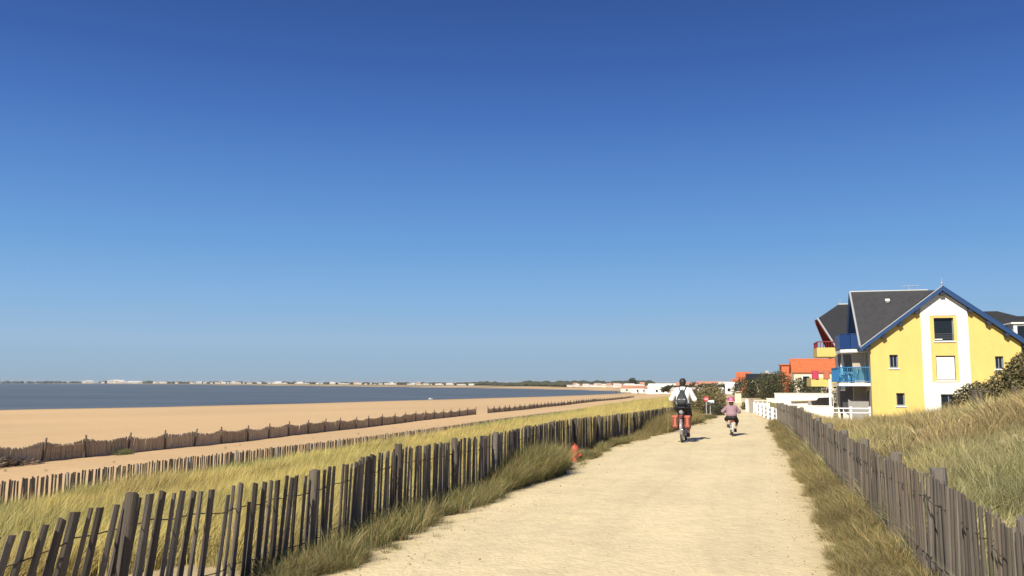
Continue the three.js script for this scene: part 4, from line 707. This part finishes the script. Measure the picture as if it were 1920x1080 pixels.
function bicycle(label, pos, turn, k, frameM, opt) {   // k scales a 1.08 m wheelbase
  const t = thing('bicycle', label, 'bicycle', pos, turn), R = opt.R, zr = .52 * k, zf = -.56 * k, bb = [0, .29 * k + .01, .04 * k], seat = [0, opt.seat, .26 * k], head = [0, opt.bar - .12, -.40 * k], S = (a) => a.map((v) => v * k);
  wheel(t, R, zr, .024, opt.tyre); wheel(t, R, zf, .024, opt.tyre);
  const st = [0, lerp(bb[1], seat[1], .8), lerp(bb[2], seat[2], .8)], hd = [0, head[1] - .18 * k, head[2] - .05 * k];
  part('frame', [rod(bb, st, .017 * k + .003), rod(bb, hd, .019 * k + .003), rod([0, lerp(bb[1], st[1], .75), lerp(bb[2], st[2], .75)], [0, hd[1] + .05 * k, hd[2] + .01], .017 * k + .003), rod(head, hd, .02 * k + .003), ...[-1, 1].flatMap((s) => [rod([s * .02, bb[1], bb[2]], [s * .055, R, zr], .009), rod([s * .02, st[1] - .1 * k, st[2]], [s * .055, R, zr], .008)])], frameM, t);
  part('fork', [-1, 1].map((s) => rod([s * .045, hd[1], hd[2]], [s * .05, R, zf], .012, .009)), frameM, t);
  const hb = part('handlebar', [rod(head, [0, opt.bar, head[2] + .01], .014), tube([[-opt.bw, opt.bar + .01, head[2] + .14 * k], [-opt.bw * .75, opt.bar + .02, head[2] + .03], [0, opt.bar, head[2]], [opt.bw * .75, opt.bar + .02, head[2] + .03], [opt.bw, opt.bar + .01, head[2] + .14 * k]], .012, 24, 8)], steel, t);
  for (const s of [-1, 1]) part('grip', rod([s * opt.bw * .98, opt.bar + .01, head[2] + .13 * k], [s * opt.bw * .85, opt.bar + .017, head[2] + .06 * k], .017), black, hb);
  const sd = part('saddle', sdfGeo([['c', [0, opt.seat + .015, seat[2] + .06], [0, opt.seat + .005, seat[2] - .16 * k], .05, .022], ['e', [-.055, opt.seat + .02, seat[2] + .08], [.065, .035, .075]], ['e', [.055, opt.seat + .02, seat[2] + .08], [.065, .035, .075]]], .009, .03), opt.saddleM || black, t); part('seat_post', rod(st, [0, opt.seat, seat[2]], .013), steel, sd);
  const mg = (z, a0, a1, w) => { const g = new THREE.CylinderGeometry(R + .022, R + .022, w, 28, 1, true, a0, a1 - a0).rotateZ(Math.PI / 2).translate(0, R, z); const h = new THREE.CylinderGeometry(R + .026, R + .026, w, 28, 1, true, a0, a1 - a0).rotateZ(Math.PI / 2).translate(0, R, z); return [g, h]; };
  part('mudguard', mg(zr, -Math.PI * .1 - .0, Math.PI * 1.0, .055), opt.guard, t);
  const cr = part('crank', [rod([-.06, bb[1], bb[2]], [.06, bb[1], bb[2]], .018), rod([.07, bb[1], bb[2]], [.075, opt.pedR[1] + .0, opt.pedR[2]], .011), rod([-.07, bb[1], bb[2]], [-.075, opt.pedL[1], opt.pedL[2]], .011), new THREE.TorusGeometry(.08 * k, .006, 6, 24).rotateY(Math.PI / 2).translate(.06, bb[1], bb[2])], steel, t);
  part('pedal', bx(.09, .02, .08, opt.pedR[0], opt.pedR[1], opt.pedR[2]), black, t); part('pedal', bx(.09, .02, .08, opt.pedL[0], opt.pedL[1], opt.pedL[2]), black, t);
  if (opt.rack) { part('rack', [...[-1, 1].flatMap((s) => [rod([s * .06, .78, zr - .22], [s * .06, .78, zr + .22], .007), rod([s * .06, R + .01, zr], [s * .06, .78, zr + .05], .006), rod([s * .06, R + .01, zr], [s * .06, .78, zr + .18], .006)]), ...[-.2, -.07, .07, .2].map((q) => rod([-.06, .78, zr + q], [.06, .78, zr + q], .006))], black, t); }
  const rl = part('rear_light', new RoundedBoxGeometry(.09, .06, .03, 2, .01).translate(0, opt.rack ? .72 : R * 2 + .03, zr + (opt.rack ? .25 : .12)), mat(.22, .02, .02, { roughness: .4 }), t);
  if (opt.rack) part('reflector', new THREE.CylinderGeometry(.05, .05, .02, 18).rotateX(Math.PI / 2).translate(0, .84, zr + .16), steel, t);
  return t;
}
function hand(c, side) { // a fist closed round a grip running roughly along x
  const p = [['e', [c[0], c[1] + .005, c[2] + .03], [.038, .018, .045]]], s = side;
  for (let f = 0; f < 4; f++) { const x = c[0] + (f - 1.5) * .02, L = [.9, 1, .95, .8][f]; p.push(['c', [x, c[1] + .012, c[2] - .004], [x, c[1] + .006, c[2] - .034 * L], .0095, .009], ['c', [x, c[1] + .006, c[2] - .034 * L], [x, c[1] - .022, c[2] - .03 * L], .009, .0085], ['c', [x, c[1] - .022, c[2] - .03 * L], [x, c[1] - .026, c[2] - .006], .0085, .008]); }
  p.push(['c', [c[0] - s * .03, c[1], c[2] + .035], [c[0] - s * .045, c[1] - .012, c[2] + .005], .012, .010], ['c', [c[0] - s * .045, c[1] - .012, c[2] + .005], [c[0] - s * .03, c[1] - .026, c[2] - .016], .010, .008]);
  return sdfGeo(p, .004, .008);
}
function headGeo(c, k) { // a head facing -z, height about .23 k
  const q = (x, y, z) => [c[0] + x * k, c[1] + y * k, c[2] + z * k], r = (a) => a.map((v) => v * k);
  return sdfGeo([['e', q(0, .02, .01), r([.075, .1, .095])], ['e', q(0, -.055, -.035), r([.055, .06, .06])], ['c', q(0, .0, -.09), q(0, -.03, -.108), .011 * k, .016 * k], ['e', q(.078, -.01, .015), r([.012, .03, .018])], ['e', q(-.078, -.01, .015), r([.012, .03, .018])], ['c', q(-.035, .02, -.083), q(.035, .02, -.083), .012 * k, .012 * k], ['c', q(-.02, -.065, -.09), q(.02, -.065, -.09), .009 * k, .009 * k], ['c', q(0, -.08, .02), q(0, -.15, .035), .05 * k, .055 * k]], .005, .018);
}
{ // the adult
  const pos = [-1.67, .012, -25.42], turn = -.03;
  const orange = mat(.44, .115, .065, { roughness: .7 });
  bicycle('adult grey touring bicycle with rear rack, ridden by the person in white', pos, turn, 1, mat(.25, .06, .06, { roughness: .4 }), { R: .345, seat: .93, bar: 1.06, bw: .29, tyre: mat(.07, .068, .066), guard: mat(.2, .2, .21, { roughness: .45 }), pedR: [.13, .14, .1], pedL: [-.13, .46, -.02], rack: true });
  const t = thing('person', 'adult cyclist in a white shirt and dark shorts, riding away along the path', 'person', pos, turn);
  const hipR = [.1, .99, .2], hipL = [-.1, .99, .2], kR = [.16, .64, -.12], aR = [.135, .22, .14], kL = [-.15, .86, -.22], aL = [-.13, .53, .04];
  const shR = [.185, 1.40, .02], shL = [-.185, 1.40, .02], eR = [.31, 1.17, -.03], eL = [-.32, 1.17, -.04], hR = [.27, 1.085, -.29], hL = [-.27, 1.085, -.29];
  const torso = [['e', [0, 1.02, .19], [.165, .13, .125]], ['e', [0, 1.16, .15], [.15, .16, .11]], ['e', [0, 1.31, .085], [.18, .15, .12]], ['c', [-.13, 1.41, .03], [.13, 1.41, .03], .065, .065]];
  const body = [...torso, ['c', [0, 1.42, .03], [0, 1.54, .0], .06, .055], ['c', shR, eR, .055, .043], ['c', eR, hR, .043, .027], ['c', shL, eL, .055, .043], ['c', eL, hL, .043, .027],
    ['c', hipR, kR, .085, .058], ['c', kR, aR, .056, .035], ['c', hipL, kL, .085, .058], ['c', kL, aL, .056, .035], ['c', aR, [.14, .17, .02], .034, .026], ['c', aL, [-.13, .49, -.09], .034, .026], ['e', [kR[0], .48, .05], [.05, .1, .055]], ['e', [-.14, .74, -.08], [.05, .09, .055]]];
  part('body', [sdfGeo(body, .014, .035), headGeo([0, 1.625, -.015], 1.0), hand([.28, 1.075, -.315], 1), hand([-.28, 1.075, -.315], -1)], skinM, t);
  const off = (l, d) => l.map((p) => p[0] === 'c' ? [p[0], p[1], p[2], p[3] + d, p[4] + d] : [p[0], p[1], p[2].map((v) => v + d)]);
  const shirtW = mat(.82, .81, .80, { roughness: .8 });
  part('shirt', sdfGeo([...off(torso.slice(1), .026), ['e', [0, 1.06, .19], [.185, .1, .15]], ['c', shR, eR, .08, .068], ['c', shL, eL, .08, .068], ['c', eR, [.3, 1.14, -.12], .068, .055], ['c', eL, [-.3, 1.14, -.12], .068, .055], ['c', [0, 1.42, .035], [0, 1.47, .02], .078, .07], ['c', [-.1, 1.25, .22], [-.13, 1.05, .3], .03, .02], ['c', [.11, 1.22, .21], [.12, 1.02, .29], .03, .02]], .014, .03), shirtW, t);
  part('shorts', sdfGeo([['e', [0, .97, .2], [.2, .13, .155]], ['c', hipR, [lerp(.1, .16, .72), lerp(.99, .64, .72), lerp(.2, -.12, .72)], .115, .1], ['c', hipL, [lerp(-.1, -.15, .8), lerp(.99, .86, .8), lerp(.2, -.22, .8)], .115, .1]], .014, .03), mat(.016, .018, .028, { roughness: .85 }), t);
  part('hair', sdfGeo([['e', [0, 1.665, .012], [.092, .092, .105]], ['e', [0, 1.62, .05], [.078, .085, .07]], ['e', [0, 1.575, .06], [.055, .05, .045]]], .007, .03), mat(.018, .013, .012, { roughness: .6 }), t);
  for (const [a, s] of [[aR, .14], [aL, -.13]]) part('shoe', sdfGeo([['c', [s, a[1] - .045, a[2] + .035], [s, a[1] - .055, a[2] - .14], .044, .036], ['c', [s, a[1], a[2]], [s, a[1] - .04, a[2]], .045, .05]], .009, .02), mat(.10, .05, .035), t);
  for (const s of [-1, 1]) part('eye', new THREE.SphereGeometry(.012, 10, 8).translate(s * .032, 1.625, -.1), mat(.05, .04, .04, { roughness: .2 }), t);
  // backpack
  { const b = thing('backpack', 'small dark grey teardrop backpack on the white shirt of the adult cyclist', 'backpack', [pos[0], 1.02, pos[2]], turn);
    const cloth = mat(.028, .034, .042, { roughness: .8 });
    part('bag', sdfGeo([['e', [0, .10, .375], [.15, .12, .075]], ['e', [0, .21, .33], [.125, .14, .075]], ['e', [0, .34, .255], [.075, .09, .06]]], .01, .05), cloth, b); part('pocket', sdfGeo([['e', [0, .1, .43], [.11, .075, .04]]], .008, .02), mat(.04, .047, .055, { roughness: .8 }), b); part('reflective_band', bx(.2, .022, .008, 0, .165, .438, -.2), mat(.3, .31, .32, { roughness: .4 }), b);
    for (const s of [-1, 1]) part('strap', tube([[s * .05, .38, .25], [s * .085, .47, .15], [s * .105, .475, .05], [s * .11, .4, -.055], [s * .12, .25, -.03], [s * .14, .13, .06]], .014, 20, 6), cloth, b); part('loop', new THREE.TorusGeometry(.02, .005, 6, 14).translate(0, .43, .21), cloth, b); }
  for (const s of [-1, 1]) { const p = thing('pannier', `orange pannier bag hanging on the ${s < 0 ? 'fence side of the adult bicycle rack' : 'side of the adult bicycle rack nearer the child'}`, 'bag', [pos[0], 0, pos[2]], turn);
    part('bag', new RoundedBoxGeometry(.15, .29, .28, 4, .05).translate(s * .165, .57, .54), orange, p); part('lid', new RoundedBoxGeometry(.162, .075, .3, 3, .03).translate(s * .165, .715, .54), orange, p); part('bottom', new RoundedBoxGeometry(.155, .06, .285, 3, .025).translate(s * .165, .425, .54), mat(.10, .03, .02), p);
    for (const q of [-.045, .045]) part('buckle_strap', bx(.018, .24, .006, s * .165 + q, .62, .684), black, p); part('side_patch', bx(.004, .18, .12, s * .243, .57, .54), black, p); }
}
{ // the child
  const pos = [-.41, .012, -28.5], turn = .06;
  bicycle('small child bicycle ridden by the child in the pink helmet', pos, turn, .66, mat(.45, .45, .47, { roughness: .4 }), { R: .22, seat: .55, bar: .74, bw: .23, tyre: mat(.05, .05, .05), guard: mat(.4, .38, .38, { roughness: .4 }), pedR: [.1, .13, .06], pedL: [-.1, .28, -.02], rack: false });
  const t = thing('person', 'small child cyclist in a mauve jacket, pedalling ahead on the path', 'person', pos, turn);
  const hR = [.07, .60, .15], hL = [-.07, .60, .15], kR = [.17, .42, -.1], aR = [.11, .19, .08], kL = [-.16, .50, -.1], aL = [-.115, .32, .02];
  const s1 = [.12, .87, .04], s2 = [-.12, .87, .04], e1 = [.23, .74, 0], e2 = [-.25, .75, 0], h1 = [.23, .745, -.17], h2 = [-.23, .745, -.17];
  const torso = [['e', [0, .63, .15], [.12, .1, .1]], ['e', [0, .75, .11], [.12, .13, .09]], ['c', [-.08, .88, .05], [.08, .88, .05], .05, .05]];
  part('body', [sdfGeo([...torso, ['c', [0, .88, .05], [0, .96, .03], .042, .04], ['c', s1, e1, .038, .03], ['c', e1, h1, .03, .02], ['c', s2, e2, .038, .03], ['c', e2, h2, .03, .02], ['c', hR, kR, .06, .042], ['c', kR, aR, .042, .026], ['c', hL, kL, .06, .042], ['c', kL, aL, .042, .026], ['c', aR, [.11, .155, -.01], .026, .02], ['c', aL, [-.11, .29, -.06], .026, .02]], .011, .025), headGeo([0, 1.05, .01], .86), hand([.225, .752, -.185], 1), hand([-.225, .752, -.185], -1)], mat(.42, .25, .17, { roughness: .6 }), t);
  const mauve = mat(.29, .18, .21, { roughness: .85 });
  part('jacket', sdfGeo([['e', [0, .66, .14], [.165, .12, .14]], ['e', [0, .77, .1], [.155, .15, .12]], ['c', [-.1, .87, .05], [.1, .87, .05], .075, .075], ['c', s1, e1, .065, .056], ['c', s2, e2, .065, .056], ['c', e1, [.23, .745, -.12], .054, .042], ['c', e2, [-.23, .745, -.12], .054, .042]], .011, .03), mauve, t);
  part('cuff', sdfGeo([['c', [.232, .742, -.03], [.23, .744, -.13], .06, .05], ['c', [-.245, .748, -.03], [-.23, .744, -.13], .06, .05]], .009, .01), mat(.06, .022, .03), t);
  part('shorts', sdfGeo([['e', [0, .57, .15], [.145, .1, .13]], ['c', hR, [.15, .46, -.04], .08, .072], ['c', hL, [-.15, .51, -.06], .08, .068]], .011, .025), mat(.016, .014, .018, { roughness: .9 }), t);
  part('hair', sdfGeo([['e', [0, 1.01, .06], [.07, .08, .06]], ['e', [0, .965, .08], [.05, .05, .035]]], .008, .03), mat(.06, .035, .025), t);
  const he = part('helmet', sdfGeo([['e', [0, 1.115, .015], [.105, .088, .128]], ['e', [0, 1.085, .04], [.1, .07, .11]]], .007, .02), mat(.56, .115, .22, { roughness: .35 }), t, 'pink cycling helmet with dark purple patches');
  part('patch', sdfGeo([['e', [-.075, 1.13, .07], [.035, .03, .045]], ['e', [.055, 1.17, .07], [.03, .025, .04]], ['e', [.09, 1.105, .06], [.022, .025, .035]]], .006, .01), mat(.07, .04, .12), he); part('rim', new THREE.TorusGeometry(.1, .012, 8, 30).rotateX(Math.PI / 2).scale(1, 1, 1.2).translate(0, 1.055, .03), mat(.75, .55, .58), he);
  for (const [a, s] of [[aR, .11], [aL, -.11]]) part('shoe', sdfGeo([['c', [s, a[1] - .035, a[2] + .025], [s, a[1] - .042, a[2] - .1], .034, .028], ['c', [s, a[1] + .01, a[2]], [s, a[1] - .03, a[2]], .034, .038]], .008, .015), mat(.05, .03, .03), t);
  for (const s of [-1, 1]) part('eye', new THREE.SphereGeometry(.011, 10, 8).translate(s * .028, 1.05, -.065), mat(.05, .04, .04, { roughness: .2 }), t);
}

// ---------------------------------------------------------------- beach bits, town and far shore
{ const x = -102, z = -283, t = thing('beached_boat', 'small white boat lying at the water edge of the beach', 'boat', [x, ground(x, z), z], .9); t.scale.setScalar(.42);
  const sh = new THREE.Shape([[-1.5, .7], [1.9, .75], [1.2, .1], [-1.3, .05]].map((p) => new THREE.Vector2(...p))); part('hull', new THREE.ExtrudeGeometry(sh, { depth: 1.0, bevelEnabled: true, bevelSize: .12, bevelThickness: .2, bevelSegments: 2 }).translate(0, 0, -.5), white, t); part('cabin', new RoundedBoxGeometry(1.1, .6, .8, 2, .08).translate(-.2, 1.1, 0), white, t); }
{ const geo = sdfGeo([['c', [-.08, .05, 0], [-.07, .75, 0], .06, .09], ['c', [.08, .05, 0], [.07, .75, 0], .06, .09], ['e', [0, 1.05, 0], [.19, .33, .13]], ['e', [0, 1.55, 0], [.1, .12, .11]], ['c', [-.2, 1.3, 0], [-.25, .85, .05], .06, .04], ['c', [.2, 1.3, 0], [.25, .85, .05], .06, .04], ['c', [0, 1.3, 0], [0, 1.48, 0], .06, .05]], .03, .05);
  const P = [[-46, -400, [.05, .045, .045], 'tiny dark figure standing on the far beach near the cyclist'], [-60, -430, [.1, .06, .06], 'tiny figure on the far beach at the tip of the water'], [-78, -330, [.12, .1, .1], 'tiny figure by the water edge on the beach, right of the white boat']];
  for (const [x, z, c, l] of P) { const o = single('person', geo, mat(...c), l, 'person'); o.position.set(x, ground(x, z), z); } }
// town behind the cyclist
{ const r = rng(81), W = [mat(.68, .65, .6), cream, white, mat(.62, .55, .46), mat(.58, .46, .38)], Rf = [mat(.48, .2, .12), mat(.42, .2, .13), mat(.5, .42, .36), slateDark, white];
  const rows = [ // azimuth from path axis (deg, left negative), distance, width, height, wall, roof, what
    [-5.55, 430, 7, 3.4, 0, 1, 'cream villa of the town, at the top end of the beach'], [-4.9, 400, 11, 4.2, 0, 4, 'long white building of the town, left of the adult cyclist'], [-4.0, 380, 8, 3.6, 0, 2, 'white house of the town, right behind the head of the adult cyclist'], [-3.35, 360, 8, 4.0, 3, 1, 'house of the town with pinkish roof, right of the adult cyclist'], [-2.75, 390, 6, 4.4, 1, 3, 'cream house of the town with dark roof, above the bushy mound'], [-2.2, 345, 6.5, 4.3, 0, 1, 'white house of the town with red brown roof, above the road sign'], [-1.6, 360, 6, 4.0, 1, 0, 'cream house of the town with orange roof, right of the road sign'], [-1.15, 330, 4, 4.2, 0, 2, 'white house of the town, just left of the tall white house'], [-3.7, 300, 6, 2.4, 4, 2, 'low tan house of the town, in front of the pinkish roof'], [-2.0, 290, 6, 2.4, 0, 4, 'low white house of the town, behind the crest of the mound'], [-6.2, 470, 9, 3.6, 0, 1, 'white beach house with brown roof, first of the town behind the beach'], [-6.9, 520, 10, 3.4, 3, 0, 'tan beach house with orange roof, where the beach narrows']];
  for (const [az, D, w, h, a, b, l] of rows) { const q = az * Math.PI / 180, x = Math.sin(q) * D, z = -Math.cos(q) * D; gableHouse('town_house', l, [x, z], { w: w * 1.25, d: 6, h: h * .8, rise: h * .28, wallM: W[a], roofM: Rf[b], wins: [[-w * .3, -w * .3 + 1, 1.0, 2.1], [w * .1, w * .1 + 1, 1.0, 2.1]], turn: rr(-.3, .3, r), over: .2 }); }
  for (const [az, D, s, l] of [[-3.0, 345, 1.0, 'dark tree between town houses, right of the adult cyclist'], [-2.45, 330, .85, 'dark tree in the town, straight above the bushy mound'], [-1.85, 335, .9, 'dark tree in the town, right of the road sign'], [-4.4, 370, .8, 'dark hedge tree in the town, left of the adult cyclist head'], [-5.2, 410, .7, 'dark tree between the cream villa and the long white building'], [-4.7, 350, .55, 'dark low tree in front of the long white building of the town'], [-3.75, 320, .6, 'dark low tree before the white house behind the head of the adult cyclist'], [-1.35, 300, .7, 'dark tree in the town, between the cream house and the tall white house']]) { const q = az * Math.PI / 180; bush('town_tree', l, 'tree', [Math.sin(q) * D, -Math.cos(q) * D], [[0, 2.4, 0, 2.6 * s, 1.7 * s, 2], [1.6, 2.0, 0, 1.8 * s, 1.5 * s, 2], [-1.7, 1.9, 0, 1.7 * s, 1.4 * s, 2]], 1100, .6, bDk, 900 + D, { stems: 3 }); }
}
{ // pale houses of the far shore, one by one, and the wood behind them
  const r = rng(91);
  const D = curve([[-46, 6200], [-44, 5500], [-40, 4600], [-36, 3700], [-32, 2900], [-28, 2350], [-24, 1850], [-20, 1450], [-16, 1120], [-12, 860], [-9, 760], [-6, 640]]);   // distance of the shore by bearing
  const at = (az, d) => { const q = az * Math.PI / 180; return [Math.sin(q) * d, -Math.cos(q) * d]; };
  const proto = (w, h, roofM, wallM) => { const g = new THREE.Group(); part('wall', box2(-w / 2, w / 2, 0, h, -3, 3), wallM, g); part('roof', [slab([[-w / 2 - .3, h + 1.4, 0], [w / 2 + .3, h + 1.4, 0], [w / 2 + .3, h - .1, 3.4], [-w / 2 - .3, h - .1, 3.4]], .2), slab([[w / 2 + .3, h + 1.4, 0], [-w / 2 - .3, h + 1.4, 0], [-w / 2 - .3, h - .1, -3.4], [w / 2 + .3, h - .1, -3.4]], .2)], roofM, g); return g; };
  const wallW = mat(.56, .53, .49), paleRoof = mat(.55, .5, .46), brownRoof = mat(.45, .24, .17);
  const protos = [proto(6, 3.0, paleRoof, wallW), proto(9, 2.8, wallW, wallW), proto(6, 2.6, brownRoof, cream), proto(10, 2.4, paleRoof, cream), proto(5, 3.6, brownRoof, wallW)];
  const looks = ['low white house with a pale roof', 'long plain white building', 'cream house with a brownish roof', 'long cream building with a pale roof', 'narrow white house with a reddish brown roof'], place = (az, back, s, k, where, group) => { const label = `${looks[k]} ${where}`; group = `shore houses ${where}: ${looks[k]}`; const d = D(az) + back, [x, z] = at(az, d), o = protos[k].clone(); o.name = numbered('shore_house'); o.position.set(x, -2.6, z); o.rotation.y = -az * Math.PI / 180 + rr(-.2, .2, r); o.scale.set(s * rr(.6, 1.5, r), s * rr(.6, 1.2, r), s); scene.add(o); tag(o, label, 'house', group); };
  const g1 = 'pale houses along the far shore of the bay', l1 = 'on the far shore beyond the sea';
  for (let k = 0; k < 26; k++) place(-40.4 + 3.4 * Math.pow(r(), 1), 60, 3.4 * rr(.5, 1.0, r), [0, 1, 1, 3][(r() * 4) | 0], l1, g1);
  for (let k = 0; k < 100; k++) { const az = lerp(-36.5, -17, Math.pow(r(), 1.0)), dd = D(az); place(az, 30, Math.max(.9, dd / 1500) * rr(.4, .9, r), [0, 1, 3, 2, 1][(r() * 5) | 0], l1, g1); }
  const g2 = 'pale beach houses where the far shore meets the town', l2 = 'under the dark wood across the bay';
  for (let k = 0; k < 20; k++) { const az = lerp(-10.9, -6.2, (k + r() * .8) / 20); place(az, 35, .75 * rr(.8, 1.2, r), [0, 1, 3, 2, 4][(r() * 5) | 0], l2, g2); }
  // wooded backdrop
  const tree = []; const leaf = (x, y, z, s) => { const g = new THREE.IcosahedronGeometry(1, 1), p = g.attributes.position; for (let i = 0; i < p.count; i++) { const n = .7 + .6 * fbm(p.getX(i) * 2 + x, p.getY(i) * 2 + z, 7, 2); p.setXYZ(i, p.getX(i) * n, p.getY(i) * n, p.getZ(i) * n); } g.computeVertexNormals(); g.scale(s * rr(.9, 2, r), s * rr(.5, .8, r), s * rr(.8, 1.3, r)); g.translate(x, y, z); tree.push(plain(g)); };
  for (let k = 0; k < 1100; k++) {
    const az = -46 + 40.2 * r(), dd = D(az), dens = az > -17 ? 1 : az > -24 ? .75 : az > -37 ? .4 : az > -40.5 ? .22 : .55; if (r() > dens) continue;
    const [x, z] = at(az, dd + rr(80, 150, r) * (dd > 2000 ? 2 : 1)), s = (az > -17 ? 4.6 : Math.max(3.6, dd / 460)) * rr(.6, 1.15, r) * (az > -15.5 && az < -13.8 ? .8 : 1); leaf(x, -2.6 + s * .45, z, s * (az < -40.5 ? .75 : 1));
  }
  const m = part('treeline', tree, mat(.05, .052, .03, { roughness: 1 }), scene); tag(m, 'distant dark wood along the far shore of the bay', 'trees', null, 'stuff');
  for (const az of [-6.9]) { const [x, z] = at(az, D(az) + 60); bush('tall_tree', 'single taller tree standing out of the far wood, left of the adult cyclist', 'tree', [x, z], [[0, 5.5, 0, 3, 2.6, 2.5], [0, 3, 0, 2, 2, 2]], 700, 1, bDk, 990, { stems: 4 }); }
}
renderer.render(scene, camera);
